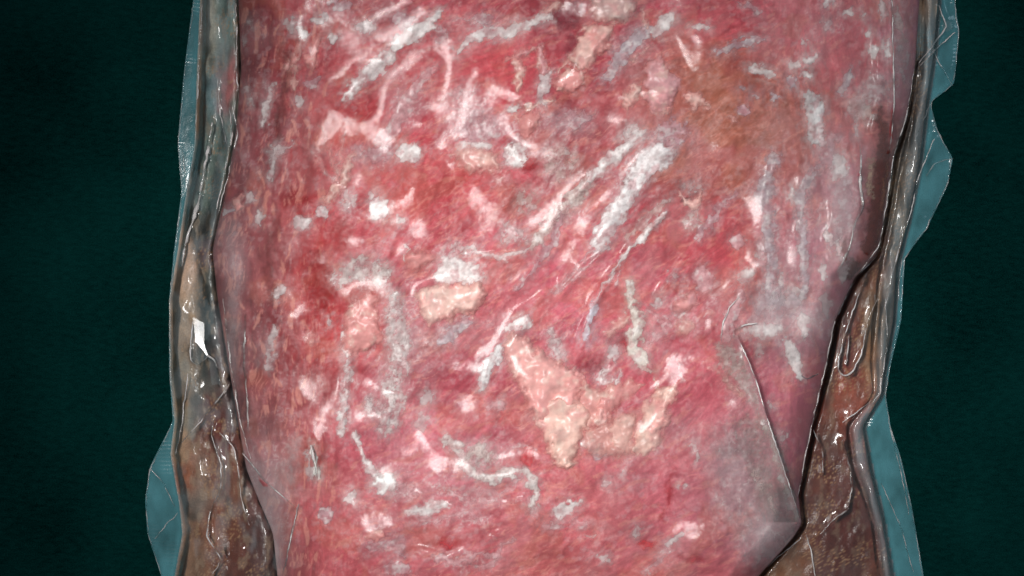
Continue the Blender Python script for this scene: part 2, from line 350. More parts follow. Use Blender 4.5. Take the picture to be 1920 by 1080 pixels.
FEATS = [
    # dark raw spots, shade painted into gaps by ridges, brown streak under the right edge
    st(bs, (112, 44, 34), [(1648, 202, 5), (1656, 260, 10), (1652, 330, 13), (1645, 400, 14), (1630, 464, 13)], 0.92, 4, 0.3, 0.4), st(bs, (150, 84, 58), [(1662, 300, 4), (1660, 360, 5), (1650, 440, 5)], 0.8, 3), st(bs, (196, 160, 136), [(1634, 300, 4), (1632, 345, 6), (1640, 372, 4)], 0.7, 3, 0.5, 0.8), bl((106, 48, 40), 1600, 505, 14, 22, 0.85, 6, 0.3, 0.3, bs), bl((118, 52, 46), 1585, 470, 8, 26, 0.7, 5, 0.3, 0.3, bs),
    bl((142, 44, 56), 1152, 632, 22, 18, 0.4, 8, 0.2, 0.2, bs), bl((144, 46, 60), 1112, 684, 30, 20, 0.4, 9, 0.2, 0.3, bs), bl((140, 46, 60), 1062, 28, 30, 32, 0.8, 10, 0.2, 0.2, bs), bl((150, 50, 64), 1080, 90, 18, 26, 0.6, 9, 0.2, 0.2, bs), bl((196, 38, 48), 992, 856, 16, 20, 0.85, 5, 0.3, 0.1, bs), bl((206, 52, 60), 1212, 1020, 20, 8, 0.8, 4, 0.2, 0.1, bs), bl((186, 46, 58), 1296, 1046, 24, 10, 0.7, 7, 0.2, 0.2, bs), bl((222, 92, 104), 970, 330, 40, 18, 0.7, 14, 0.2, 0.1, bs), bl((180, 44, 50), 990, 305, 20, 22, 0.7, 10, 0.2, 0.2, bs), st(bs, (178, 40, 52), [(1175, 660, 4), (1165, 640, 6)], 0.8), bl((200, 50, 60), 840, 1020, 22, 12, 0.7, 7, 0.2, 0.1, bs), st(bs, (190, 44, 56), [(1262, 880, 5), (1256, 930, 7), (1240, 970, 5)], 0.6, 7), bl((132, 44, 48), 1290, 375, 9, 7, 0.8, 3, 0.2, 0.1, bs), bl((124, 74, 66), 1180, 340, 10, 14, 0.4, 8, 0.2, 0.5, bs),  # leading dark ovals paint the shading of gaps near the ridges
    st(bs, (134, 60, 62), [(430, 600, 8), (440, 690, 10), (458, 780, 9)], 0.6, 8), st(bs, (128, 48, 48), [(520, 400, 8), (500, 480, 12), (510, 560, 8)], 0.5, 10), st(bs, (120, 54, 52), [(540, 100, 6), (530, 190, 10), (520, 260, 8)], 0.5, 9), bl((170, 40, 40), 600, 520, 26, 60, 0.55, 14, 0.2, 0.1, bs), bl((176, 44, 44), 640, 440, 24, 34, 0.5, 12, 0.2, 0.1, bs), st(bs, (176, 42, 44), [(570, 250, 8), (580, 330, 12), (560, 400, 8)], 0.5, 10),
    # top left
    st(fp, FG, [(457, 86, 4), (470, 42, 6)], 0.6), bl(FG, 545, 45, 9, 14), bl(FW, 565, 60, 11), bl(FG, 600, 36, 16, 10), bl(FG, 626, 72, 12, 9), bl(FG, 686, 52, 19, 17), bl(FL, 640, 8, 22, 10),
    pg(fa, SA, [(598, 60), (606, 75), (598, 105), (590, 132), (575, 122), (568, 106), (582, 95), (590, 75)]), st(fa, CR, [(556, 124, 4), (550, 163, 5)]), st(fa, CG, [(563, 84, 7), (553, 116, 6)]), st(fa, CG, [(541, 119, 5), (532, 140, 4)]),
    bl(FL, 588, 155, 18, 14, 0.6), st(fp, FG, [(509, 160, 3), (501, 200, 8), (494, 236, 5)], 0.9), bl(FG, 563, 195, 8, 12), st(fp, FG, [(461, 165, 4), (473, 196, 5)], 0.7),
    bl(FL, 755, 36, 26, 18, 0.75), st(fp, FW, [(740, 88, 9), (770, 66, 13), (805, 43, 11), (828, 20, 5)], 0.95), bl(FL, 826, 66, 15, 20, 0.6),
    st(fp, FW, [(645, 185, 7), (662, 165, 12), (690, 136, 17), (728, 108, 14)], 0.85, 9), st(fp, PK, [(815, 126, 7), (786, 156, 12), (760, 192, 14), (738, 238, 17), (722, 262, 14)], 0.85, 9),
    st(fp, FW, [(860, 96, 5), (880, 73, 9), (910, 60, 12), (950, 62, 9), (985, 48, 9), (1032, 28, 8)], 0.9), bl(FL, 910, 34, 24, 15, 0.7), st(si, PK, [(845, 39, 2), (898, 27, 3)], 0.7),
    st(fa, CR, [(968, 108, 8), (974, 135, 9), (970, 166, 7)]), st(fa, PK, [(950, 112, 4), (975, 100, 8), (998, 92, 6)], 0.8), st(fa, PK, [(1012, 90, 7), (1019, 132, 10)]), st(fp, FG, [(1026, 138, 11), (1014, 182, 11)], 0.85),
    pg(fa, CG, [(1100, -20), (1190, -20), (1190, 28), (1160, 44), (1130, 44), (1108, 30)]), pg(fa, CR, [(1110, 42), (1150, 52), (1146, 84), (1118, 108), (1100, 132), (1076, 122), (1066, 108), (1075, 88), (1090, 60)]),
    pg(fa, SA, [(1098, 130), (1094, 160), (1068, 176), (1044, 166), (1040, 142), (1062, 128)]), st(fa, CR, [(1048, 132, 4), (1066, 118, 7)]), st(fa, CR, [(1020, 22, 8), (1045, 8, 12)], 0.6),
    bl(PK, 865, 175, 32, 16, 0.6, 12, 0.5, 0.6), bl(FL, 900, 238, 46, 34, 0.65, 16, 0.5, 0.6), bl(FW, 962, 205, 15, 8, 0.95), st(si, CR, [(985, 201, 4), (1038, 188, 2)]), pg(fa, SA, [(958, 216), (1015, 206), (1006, 240), (986, 272), (974, 232)], 0.8),  # small bright white oval is a painted specular spot
    bl(FL, 1066, 225, 46, 22, 0.6, 14, 0.5, 0.7), st(fp, PK, [(820, 200, 3), (872, 201, 5)], 0.7),
    # top right
    st(fp, FB, [(1136, 150, 8), (1160, 112, 14), (1186, 80, 15), (1212, 58, 12)], 0.85), st(fp, FW, [(1230, 58, 13), (1256, 36, 10)], 0.9), st(fa, CR, [(1184, 112, 3), (1221, 90, 5)], 0.8), st(fa, CR, [(1206, 18, 4), (1213, 52, 4)]),
    bl(FW, 1312, 52, 14, 11), st(fp, FB, [(1345, 101, 5), (1374, 86, 11), (1400, 80, 9), (1428, 75, 6)], 0.9), st(fp, FL, [(1385, 3, 6), (1427, 25, 5)], 0.7),
    pg(fa, PK, [(1215, 116), (1245, 104), (1258, 134), (1273, 146), (1276, 166), (1265, 190), (1240, 219), (1220, 206), (1208, 176), (1205, 146)], 0.9), bl(CR, 1240, 200, 18, 15, 0.9, 6, 1.0, 0.2, fa),
    pg(fa, CR, [(1166, 182), (1190, 154), (1203, 160), (1205, 180), (1190, 196), (1174, 212)]), pg(fa, CR, [(1282, 172), (1310, 170), (1322, 190), (1342, 206), (1310, 202), (1296, 212)]),
    bl(FW, 1186, 250, 25, 20, 0.75, 10, 0.6, 0.9), bl(FL, 1260, 248, 38, 30, 0.75, 12, 0.6, 0.9),
    st(fp, FW, [(1408, 128, 8), (1440, 138, 11)], 0.9), bl(FB, 1395, 165, 8), bl(FB, 1420, 178, 8), bl(FB, 1452, 182, 8, 9), bl(FL, 1395, 208, 12, 11), st(fa, CR, [(1362, 220, 5), (1376, 226, 7)], 0.7),  # leading white stroke paints glare on the film
    bl(FW, 1552, 4, 9, 8), bl(FW, 1588, 22, 7), bl(FW, 1615, 28, 8, 6), bl(FG, 1655, 20, 8, 18), bl(FW, 1630, 60, 6, 7), bl(FG, 1550, 45, 9), bl(FG, 1510, 80, 9, 8), bl(FW, 1515, 112, 15, 10), bl(FW, 1490, 120, 9), bl(FW, 1512, 141, 11, 8), bl(FB, 1483, 154, 11, 13),  # widest white dot paints a glint among the frost dots
    bl(FW, 1635, 98, 8, 14), bl(FW, 1660, 80, 6, 14), bl(FW, 1661, 100, 7, 11), st(fp, FG, [(1698, 104, 4), (1695, 146, 6)]), st(fp, CG, [(1682, 18, 4), (1696, 80, 6)], 0.8), bl(FG, 1690, 92, 7, 9),
    st(fp, FB, [(1600, 128, 5), (1588, 150, 9), (1576, 172, 7)], 0.8), pg(fp, (214, 206, 206), [(1501, 172), (1515, 164), (1530, 175), (1546, 190), (1549, 215), (1545, 240), (1553, 268), (1536, 282), (1517, 262), (1512, 235), (1508, 205)], 0.97, 4, 1.4, 0.5),
    bl(FG, 1640, 165, 30, 26, 0.7, 12), bl(FG, 1605, 243, 7, 17), bl(FG, 1607, 200, 20, 24, 0.6, 12), bl(CG, 1625, 215, 14, 20, 0.6, 8),
    # left middle
    bl(CR, 445, 380, 11, 12, 0.95, 3, 1.4, 0.1, fa), st(fp, FB, [(436, 389, 7), (404, 406, 2)], 0.9), bl(FG, 468, 370, 11, 12, 0.8), bl(FG, 487, 412, 8, 17, 0.8), bl(FG, 565, 417, 18, 15, 0.9), bl(FG, 605, 396, 13, 12, 0.9),
    st(fa, CR, [(662, 292, 5), (652, 318, 11), (640, 348, 10), (612, 374, 6)], 0.9, 9), st(fa, SA, [(598, 232, 2), (618, 285, 5), (640, 330, 8)], 0.7, 6), st(si, SA, [(575, 262, 1), (598, 300, 4), (625, 340, 5)], 0.6), st(si, SA, [(650, 230, 2), (640, 290, 5), (630, 335, 6)], 0.8),
    bl(FW, 655, 377, 16, 20, 0.75, 9, 0.5, 0.8), bl(FW, 709, 392, 20, 22, 0.95, 3, 1.0, 0.2), bl(FW, 697, 368, 9, 10, 0.7), bl(FW, 750, 412, 6, 7), st(fp, FG, [(548, 268, 5), (508, 288, 6)], 0.6), st(fp, FG, [(517, 275, 6), (504, 335, 7)], 0.8),  # first blotch is frost with glare painted into its white
    pg(fp, (212, 192, 188), [(614, 532), (630, 500), (660, 481), (700, 480), (726, 494), (737, 520), (724, 544), (690, 532), (660, 526), (640, 538)], 0.85, 10, 0.8, 1.0),
    bl(FL, 700, 288, 42, 20, 0.65, 12), bl(FW, 766, 287, 25, 18, 0.95, 5, 1.6, 0.1), pg(fa, CR, [(846, 284), (880, 268), (932, 288), (944, 315), (902, 327), (862, 312)], 0.85, 10), bl(FW, 888, 276, 36, 12, 0.7, 8), bl(FW, 966, 290, 25, 24, 0.95, 5, 1.2, 0.8), st(fa, PK, [(905, 345, 10), (950, 335, 14)], 0.6, 12),
    bl(CG, 1048, 305, 34, 42, 0.6, 16, 0.6, 1.0), bl(CG, 985, 378, 30, 30, 0.55, 16, 0.5, 1.0), bl(FG, 962, 440, 32, 22, 0.6, 14, 0.5, 1.0),
    st(fp, FW, [(1195, 255, 7), (1150, 295, 11), (1112, 332, 12)], 0.85, 7, 0.7, 0.5), st(fp, (214, 190, 184), [(1100, 345, 13), (1075, 372, 16), (1040, 406, 16), (1018, 436, 11), (992, 466, 4)], 0.92, 6, 0.9, 0.7), st(si, FW, [(990, 468, 4), (950, 482, 4), (920, 478, 6), (880, 465, 7)], 0.85, 5),
    st(fp, FL, [(1052, 400, 6), (1038, 450, 9), (1002, 500, 6), (965, 545, 3)], 0.8), 
    pg(fp, (238, 226, 226), [(1192, 290), (1240, 266), (1266, 278), (1263, 306), (1228, 326), (1207, 346), (1182, 392), (1160, 430), (1136, 462), (1114, 476), (1108, 460), (1124, 412), (1150, 374), (1174, 338)], 0.96, 5, 1.6, 0.5),
    st(si, PK, [(1108, 470, 4), (1072, 510, 5), (1036, 552, 3)], 0.85), st(si, PK, [(1120, 475, 2), (1090, 508, 4), (1075, 530, 2)], 0.8), st(si, FW, [(1246, 398, 6), (1212, 438, 6), (1182, 464, 4), (1150, 506, 3), (1118, 560, 3)], 0.9, 3), st(si, PK, [(1172, 484, 2), (1150, 532, 3)], 0.85, 3), st(fp, CG, [(1250, 376, 5), (1215, 405, 9), (1178, 445, 6)], 0.7),
    pg(fa, CR, [(1270, 358), (1285, 370), (1300, 372), (1318, 352), (1312, 376), (1304, 388), (1280, 388)], 0.95, 3, 1.5), bl(CG, 1300, 412, 20, 26, 0.75, 10, 0.5, 1.0), st(fp, FL, [(1382, 364, 6), (1352, 384, 8), (1332, 420, 9), (1308, 444, 5)], 0.8), bl(FG, 1300, 350, 26, 20, 0.5, 12, 0.5, 1.0),
    st(fp, FB, [(1452, 296, 14), (1432, 360, 17), (1441, 420, 14), (1446, 480, 15), (1452, 560, 20)], 0.75, 10, 0.6, 0.4), bl(PK, 1385, 452, 15, 20, 0.85), bl(FW, 1400, 515, 19, 16, 0.7, 8), bl(PK, 1320, 520, 23, 26, 0.75, 8), bl(FG, 1262, 518, 7, 11), bl(PK, 1428, 486, 12, 16, 0.6), bl(FG, 1422, 473, 10, 14),
    st(fp, FB, [(1527, 318, 8), (1506, 352, 11), (1499, 420, 11), (1510, 480, 12), (1505, 548, 12)], 0.85, 7), bl(FW, 1570, 310, 20, 26, 0.8, 10), bl(FL, 1580, 385, 26, 62, 0.75, 16), bl(FW, 1482, 372, 8, 18, 0.9), st(fp, FW, [(1548, 418, 3), (1556, 455, 6)], 0.9), st(fp, FW, [(1577, 416, 2), (1569, 476, 4)], 0.95, 2), st(si, PK, [(1548, 375, 2), (1536, 395, 3), (1542, 425, 3)], 0.8), bl(FW, 1545, 508, 8, 20, 0.85), bl(FG, 1580, 508, 12, 25, 0.75), st(fp, FL, [(1560, 262, 12), (1548, 300, 18)], 0.7, 10),
    # centre
    pg(fa, SA, [(752, 482), (790, 462), (822, 478), (818, 500), (780, 508), (760, 502)], 0.75, 10), pg(fp, (240, 224, 222), [(806, 516), (830, 486), (862, 482), (897, 498), (908, 522), (880, 532), (850, 538), (824, 532)], 0.9, 7, 1.2, 0.3), st(si, FW, [(763, 462, 2), (758, 487, 3)], 0.9, 2), bl(FW, 870, 465, 30, 14, 0.6, 8, 0.5, 0.9),  # near-white polygon paints a film glint as colour
    pg(fa, CR, [(778, 546), (810, 534), (850, 530), (896, 526), (913, 546), (911, 572), (882, 592), (856, 586), (846, 607), (826, 600), (812, 610), (794, 600), (784, 570)], 0.97, 4, 2.2, 0.15),
    pg(fa, SA, [(655, 572), (690, 543), (712, 560), (706, 595), (718, 640), (690, 660), (655, 672), (641, 650), (645, 610)], 0.92, 7, 1.6), pg(fa, CR, [(656, 575), (680, 556), (698, 575), (696, 600), (668, 592)], 0.9), st(fp, (246, 236, 234), [(656, 608, 8), (651, 640, 9), (654, 668, 5)], 0.96, 3, 1.6, 0.1),  # closing white stroke paints glare along the fat
    st(fp, (218, 198, 196), [(742, 556, 10), (742, 600, 20), (752, 640, 24), (748, 682, 22), (728, 720, 18), (742, 744, 18), (722, 802, 20)], 0.85, 12, 0.8, 1.0), st(fp, FW, [(741, 550, 4), (746, 580, 4)], 1.0, 3),  # thin stroke at the end is painted glare over the frost
    st(fp, FW, [(655, 670, 5), (650, 720, 6), (645, 760, 9), (638, 808, 8)], 0.85, 6, 0.6, 0.7), st(fp, FB, [(822, 640, 10), (846, 625, 14), (872, 604, 13)], 0.85, 5, 0.8, 0.5), st(fp, FW, [(955, 617, 9), (988, 600, 12)], 0.95, 4, 1.0, 0.2), st(fp, (222, 214, 214), [(904, 728, 5), (906, 700, 13), (922, 676, 13), (942, 652, 6)], 0.95, 4, 1.2, 0.6),
    pg(fa, (242, 176, 168), [(944, 640), (960, 624), (990, 630), (1010, 655), (1050, 680), (1082, 690), (1096, 706), (1086, 730), (1094, 760), (1040, 790), (1010, 790), (985, 760), (975, 730), (950, 690)], 0.97, 6, 2.2, 0.1), pg(fa, (246, 206, 190), [(1000, 772), (1046, 735), (1094, 756), (1112, 770), (1102, 800), (1086, 830), (1088, 860), (1060, 882), (1034, 870), (1020, 830)], 0.97, 5, 2.4, 0.2),
    bl(FG, 800, 746, 12, 15), bl(FG, 790, 790, 17, 22, 0.7, 9), bl(PK, 930, 760, 18, 11, 0.7), bl(FG, 700, 765, 24, 26, 0.6, 12, 0.5, 0.8), st(fp, FG, [(1036, 620, 10), (1052, 672, 15)], 0.7, 10, 0.6, 0.8), st(fp, (236, 226, 238), [(1116, 572, 8), (1106, 602, 9), (1096, 634, 9)], 0.95, 3, 1.6, 0.1),  # lilac-white stroke paints the glare of a crumpled film crease
    st(fp, (228, 214, 204), [(1182, 532, 7), (1185, 580, 9), (1200, 610, 14), (1184, 648, 14), (1206, 680, 11), (1216, 694, 7)], 0.96, 4, 1.4, 0.6), st(fa, CR, [(1140, 624, 6), (1160, 610, 10), (1180, 598, 8)], 0.8), bl(FG, 1150, 662, 13, 15, 0.85), st(fp, PK, [(1212, 646, 5), (1250, 612, 9)], 0.8),
    pg(fa, PK, [(1268, 560), (1300, 543), (1312, 570), (1288, 592), (1262, 586)], 0.9), bl(CR, 1286, 612, 20, 13, 0.75, 8, 1.2, 0.3, fa), bl(FW, 1278, 592, 10, 7, 0.95), st(si, PK, [(1200, 570, 3), (1232, 590, 5), (1252, 606, 4)], 0.8), bl(FG, 1234, 566, 9, 12),  # white oval between the fat pieces paints their glare
    bl(FW, 1132, 706, 18, 20, 0.75, 9, 0.6, 1.0), pg(fa, SA, [(1098, 764), (1146, 722), (1180, 708), (1206, 720), (1192, 742), (1166, 756), (1150, 780), (1132, 796)], 0.85, 7), bl((250, 236, 226), 1127, 778, 18, 24, 0.97, 5, 2.2, 0.05, fa), st(si, FW, [(1168, 690, 2), (1156, 730, 4), (1146, 760, 4)], 0.9, 3),  # near-white lump has a highlight painted into the fat colour
    pg(fa, (240, 192, 180), [(1088, 700), (1120, 730), (1150, 716), (1150, 760), (1120, 800), (1090, 810), (1078, 760)], 0.85, 8, 1.6, 0.2), pg(fa, (242, 198, 184), [(1160, 770), (1204, 770), (1190, 812), (1180, 852), (1140, 850), (1136, 800)], 0.8, 9, 1.6, 0.3), pg(fa, (228, 168, 158), [(1082, 806), (1130, 784), (1190, 796), (1196, 850), (1150, 862), (1098, 856)], 0.75, 14, 1.2, 0.5), pg(fa, (246, 206, 190), [(1203, 764), (1225, 732), (1250, 726), (1270, 718), (1276, 740), (1256, 760), (1260, 786), (1246, 812), (1240, 838), (1210, 856), (1176, 850), (1184, 812), (1200, 790)], 0.95, 6, 1.8, 0.4), st(si, PK, [(1272, 664, 1), (1280, 714, 3)], 0.9, 2), st(si, CR, [(1228, 706, 1), (1234, 728, 5)], 0.9, 3), bl(FW, 1105, 830, 16, 12, 0.9), bl(FB, 1120, 845, 20, 16, 0.7), bl(SA, 1160, 830, 40, 26, 0.6, 14, 0.8, 0.8, fa),
    # right
    st(fp, PK, [(1388, 548, 8), (1372, 590, 12), (1360, 636, 10)], 0.8), bl(FW, 1432, 618, 40, 18, 0.85, 12), bl(FW, 1507, 612, 10, 26, 0.8), st(fp, FW, [(1478, 640, 8), (1486, 668, 12), (1500, 708, 7)], 0.9), bl(FG, 1424, 656, 9, 14, 0.85), bl(FG, 1446, 756, 7, 10, 0.85), bl(FG, 1467, 820, 10, 11, 0.85), bl(FB, 1455, 570, 50, 40, 0.5, 18), bl(FG, 1548, 570, 10, 30, 0.6), bl(FG, 1489, 548, 10, 13, 0.85), bl(FG, 1466, 530, 7, 12, 0.7),
    pg(fp, (196, 176, 170), [(1340, 640), (1372, 640), (1398, 680), (1418, 730), (1440, 800), (1424, 800), (1396, 740), (1356, 690), (1338, 664)], 0.55, 8, 0.5, 0.6), st(fa, CG, [(1340, 688, 5), (1356, 706, 6), (1388, 742, 7)], 0.7, 5, 1.2, 0.8), st(fp, (150, 118, 116), [(1404, 800, 20), (1424, 870, 22), (1446, 930, 22), (1480, 1000, 16)], 0.38, 12, 0.6, 1.0), st(fp, (196, 182, 172), [(1440, 800, 8), (1466, 880, 10), (1496, 975, 8)], 0.8, 7, 0.4, 0.4), st(fp, CG, [(1420, 890, 8), (1440, 930, 9), (1452, 960, 7)], 0.8, 5, 1.0, 0.9),
    bl((180, 140, 146), 1385, 905, 60, 80, 0.4, 30, 0.3, 0.3), bl((188, 160, 164), 1430, 1010, 50, 55, 0.5, 24, 0.4, 0.3), bl((176, 140, 144), 1370, 830, 46, 36, 0.4, 20, 0.4, 0.7),
    # lower left and bottom
    st(fa, SA, [(580, 622, 4), (584, 638, 9), (572, 636, 4)], 0.8), st(fp, FG, [(516, 614, 6), (504, 684, 8)], 0.75), st(fp, FG, [(525, 540, 10), (515, 552, 8)], 0.9), bl(FG, 618, 600, 8, 10, 0.6), st(fp, (244, 236, 230), [(583, 835, 3), (590, 866, 7), (596, 897, 3)], 0.97, 2, 1.4, 0.1), st(fp, FG, [(576, 850, 5), (584, 890, 8)], 0.7), bl(FW, 660, 935, 11, 13), bl(FL, 612, 966, 17, 16, 0.9, 3),
    bl(FW, 690, 765, 10, 16, 0.6), st(si, FW, [(666, 812, 5), (672, 840, 4), (682, 864, 6), (704, 890, 7)], 0.92, 4, 1.0, 0.2), bl((252, 244, 242), 722, 905, 24, 22, 0.97, 6, 1.6, 0.3), bl(PK, 760, 920, 34, 20, 0.65, 12, 0.5, 0.8), st(fp, FW, [(765, 956, 6), (800, 955, 11), (832, 946, 8)], 0.8, 8), st(si, PK, [(824, 908, 4), (868, 934, 7), (896, 950, 4)], 0.85), st(si, PK, [(760, 985, 3), (830, 972, 6), (880, 962, 6), (905, 990, 3)], 0.75), bl(PK, 905, 935, 40, 24, 0.5, 16, 0.4, 0.6), st(si, PK, [(940, 925, 3), (965, 910, 4), (975, 893, 3)], 0.8),  # near-white oval is the brightest glint, put in as colour
    st(fp, (224, 206, 202), [(834, 824, 8), (860, 840, 11), (870, 868, 11), (884, 886, 13), (922, 900, 10), (952, 888, 10), (978, 880, 9), (996, 895, 9), (1006, 922, 10), (998, 950, 6)], 0.93, 5, 1.2, 0.7), bl((206, 186, 180), 902, 856, 36, 25, 0.75, 10, 0.6, 1.0), st(fp, FW, [(1048, 962, 11), (1064, 952, 10), (1084, 944, 6)], 0.92, 3, 1.0, 0.3), st(si, PK, [(945, 845, 3), (985, 832, 4), (1003, 836, 3)], 0.8),
    bl(SA, 702, 1005, 24, 13, 0.85, 4, 1.0, 0.1, fa), bl(FL, 748, 1066, 26, 14, 0.7), st(fp, FL, [(690, 1030, 10), (750, 1012, 12), (752, 1040, 10)], 0.6, 10, 0.5, 0.7), st(si, PK, [(818, 1044, 6), (862, 1054, 8), (905, 1040, 5), (926, 1042, 6), (940, 1020, 3), (962, 1010, 2)], 0.92, 4, 1.2), st(si, PK, [(868, 1056, 4), (910, 1066, 5), (930, 1045, 4)], 0.85), bl(PK, 1030, 985, 22, 10, 0.7, 7), bl(PK, 1086, 984, 16, 11, 0.6, 7), bl(PK, 1000, 960, 12, 16, 0.6, 6), bl(SA, 1108, 1006, 10, 5, 0.7),
    bl(FW, 1172, 886, 7, 5), bl(FG, 1140, 908, 10, 7, 0.7), bl(FG, 1195, 997, 9, 10), st(fp, FG, [(1256, 1018, 6), (1276, 1004, 5)], 0.85), bl(FW, 1130, 1046, 11, 9, 0.75), bl(FG, 1277, 912, 6, 7, 0.8), bl(FW, 1300, 836, 9, 10, 0.7), bl(FG, 1310, 860, 7, 9, 0.7), st(fp, PK, [(1210, 1075, 8), (1240, 1040, 6), (1262, 1032, 3)], 0.6, 8), st(fp, FG, [(560, 820, 8), (540, 860, 12), (545, 900, 10)], 0.4, 12),
]

# broad tissue colours: x, y, rx, ry, sRGB, weight
ZONES = [
    (960, 540, 5000, 5000, (190, 84, 92), 0.12),
    (470, 250, 70, 330, (140, 78, 78), 1.2), (450, 700, 60, 260, (138, 66, 66), 1.2), (520, 840, 70, 130, (166, 108, 102), 1.1), (600, 540, 55, 150, (186, 58, 56), 1.3), (575, 350, 60, 160, (170, 64, 60), 1.0), (560, 740, 60, 110, (168, 76, 74), 1.0),
    (620, 40, 90, 90, (194, 78, 82), 1.0), (860, 110, 140, 60, (196, 76, 80), 1.2), (640, 215, 60, 70, (196, 72, 70), 1.0), (1060, 40, 60, 60, (160, 58, 68), 0.9), (1330, 40, 120, 60, (184, 66, 78), 1.1), (1480, 60, 90, 90, (206, 96, 104), 1.1), (1590, 120, 70, 110, (192, 96, 100), 1.1), (1690, 100, 34, 140, (190, 118, 126), 1.3),
    (1385, 220, 120, 95, (172, 104, 78), 4.0), (1400, 300, 80, 60, (164, 94, 76), 3.0), (1170, 210, 90, 60, (180, 62, 68), 1.0), (900, 350, 130, 55, (206, 84, 86), 1.3), (780, 340, 110, 60, (200, 76, 78), 1.1), (1040, 300, 55, 70, (158, 78, 78), 1.1), (1080, 400, 80, 60, (182, 96, 96), 0.9),
    (1100, 530, 150, 70, (198, 94, 104), 1.4), (1300, 470, 100, 70, (190, 76, 80), 1.1), (1350, 600, 70, 60, (184, 92, 94), 0.9), (1310, 720, 90, 90, (198, 94, 102), 1.6), (1420, 450, 70, 120, (194, 92, 94), 0.9), (1540, 420, 70, 150, (184, 112, 122), 1.2), (1500, 600, 60, 60, (176, 128, 136), 1.2), (1480, 780, 60, 120, (186, 102, 112), 1.4),
    (760, 430, 110, 50, (204, 92, 96), 0.9), (860, 690, 110, 70, (178, 74, 84), 0.9), (770, 840, 120, 70, (204, 112, 120), 1.3), (620, 940, 90, 110, (208, 100, 102), 1.2), (920, 980, 180, 70, (196, 98, 102), 0.9), (1120, 960, 160, 80, (198, 102, 104), 1.5), (1280, 930, 110, 90, (190, 106, 112), 1.5), (1380, 920, 90, 110, (170, 116, 122), 1.2), (1200, 1070, 200, 50, (196, 96, 98), 0.9), (1020, 1060, 90, 50, (186, 100, 90), 0.9), (560, 1040, 45, 80, (182, 96, 94), 1.0),
    (1640, 370, 34, 140, (124, 66, 58), 2.2), (1650, 250, 24, 50, (120, 56, 46), 1.8), (1500, 160, 60, 40, (178, 84, 78), 0.9),
]

# base relief grid for looking heights up again
GX = np.arange(360, 1745, 2.5); GY = np.arange(-60, 1140, 2.5)
ggx, ggy = np.meshgrid(GX, GY)
gz = meat_height(np.clip(ggx, meat_left(ggy) + 1, meat_right(ggy) - 1), ggy)

def lookup(g, px, py):
    fx = np.clip((px - GX[0]) / 2.5, 0, len(GX) - 1.001); fy = np.clip((py - GY[0]) / 2.5, 0, len(GY) - 1.001)
    xi = fx.astype(int); yi = fy.astype(int); fx = fx - xi; fy = fy - yi
    return (g[yi, xi] * (1 - fx) + g[yi, xi + 1] * fx) * (1 - fy) + (g[yi + 1, xi] * (1 - fx) + g[yi + 1, xi + 1] * fx) * fy

# ------------------------------------------------------------------ table
tb = put('table_top', [(-0.6, -0.45, 0), (0.6, -0.45, 0), (0.6, 0.45, 0), (-0.6, 0.45, 0)], [(0, 1, 2, 3)], table_mat(), smooth=False)
tb['kind'] = 'structure'

# ------------------------------------------------------------------ the meat
meat = thing('meat_cut', 'marbled red raw meat slab, frosted with pale fat, sealed inside the clear bag', 'meat')

MIST = [  # thin frost lying on the muscle: x, y, rx, ry, amount
    (905, 235, 80, 40, 0.75), (865, 180, 50, 22, 0.6), (1065, 230, 60, 26, 0.6), (770, 195, 40, 60, 0.45), (700, 290, 70, 24, 0.65), (890, 285, 70, 22, 0.5), (655, 375, 26, 40, 0.55), (970, 300, 40, 36, 0.6), (1045, 320, 50, 60, 0.5), (980, 420, 60, 40, 0.4),
    (1075, 380, 46, 40, 0.55), (1180, 330, 60, 70, 0.5), (1240, 270, 60, 40, 0.6), (760, 450, 60, 30, 0.35), (670, 510, 60, 36, 0.6), (850, 490, 70, 36, 0.55), (745, 620, 50, 90, 0.65), (730, 740, 50, 60, 0.6), (700, 690, 60, 60, 0.4), (650, 760, 24, 70, 0.5), (840, 620, 40, 26, 0.35), (1045, 640, 30, 40, 0.55), (960, 690, 40, 40, 0.3), (1130, 700, 36, 26, 0.4), (1200, 640, 30, 50, 0.35), (1290, 570, 50, 50, 0.45),
    (900, 860, 60, 40, 0.6), (780, 920, 90, 34, 0.6), (740, 900, 50, 30, 0.6), (880, 955, 90, 30, 0.55), (1000, 920, 50, 40, 0.4), (720, 1010, 60, 30, 0.5), (860, 1050, 80, 22, 0.45), (690, 960, 36, 40, 0.3), (1050, 960, 50, 24, 0.35), (1150, 780, 60, 60, 0.3), (1190, 840, 70, 30, 0.45),
    (1440, 420, 36, 150, 0.55), (1505, 430, 30, 130, 0.55), (1575, 390, 44, 90, 0.65), (1560, 290, 40, 40, 0.5), (1470, 590, 80, 60, 0.65), (1530, 600, 40, 60, 0.5), (1630, 170, 60, 40, 0.55), (1540, 40, 70, 50, 0.35), (1690, 90, 30, 120, 0.35), (1400, 900, 60, 100, 0.5), (1440, 1000, 60, 50, 0.6), (1370, 840, 50, 30, 0.45), (1390, 720, 30, 60, 0.4), (600, 60, 80, 50, 0.2), (690, 40, 60, 40, 0.35), (920, 50, 90, 26, 0.4), (1180, 90, 60, 50, 0.35), (500, 180, 30, 90, 0.25), (530, 290, 30, 60, 0.2), (500, 860, 60, 80, 0.3), (520, 950, 40, 60, 0.35), (440, 500, 24, 60, 0.25),
]
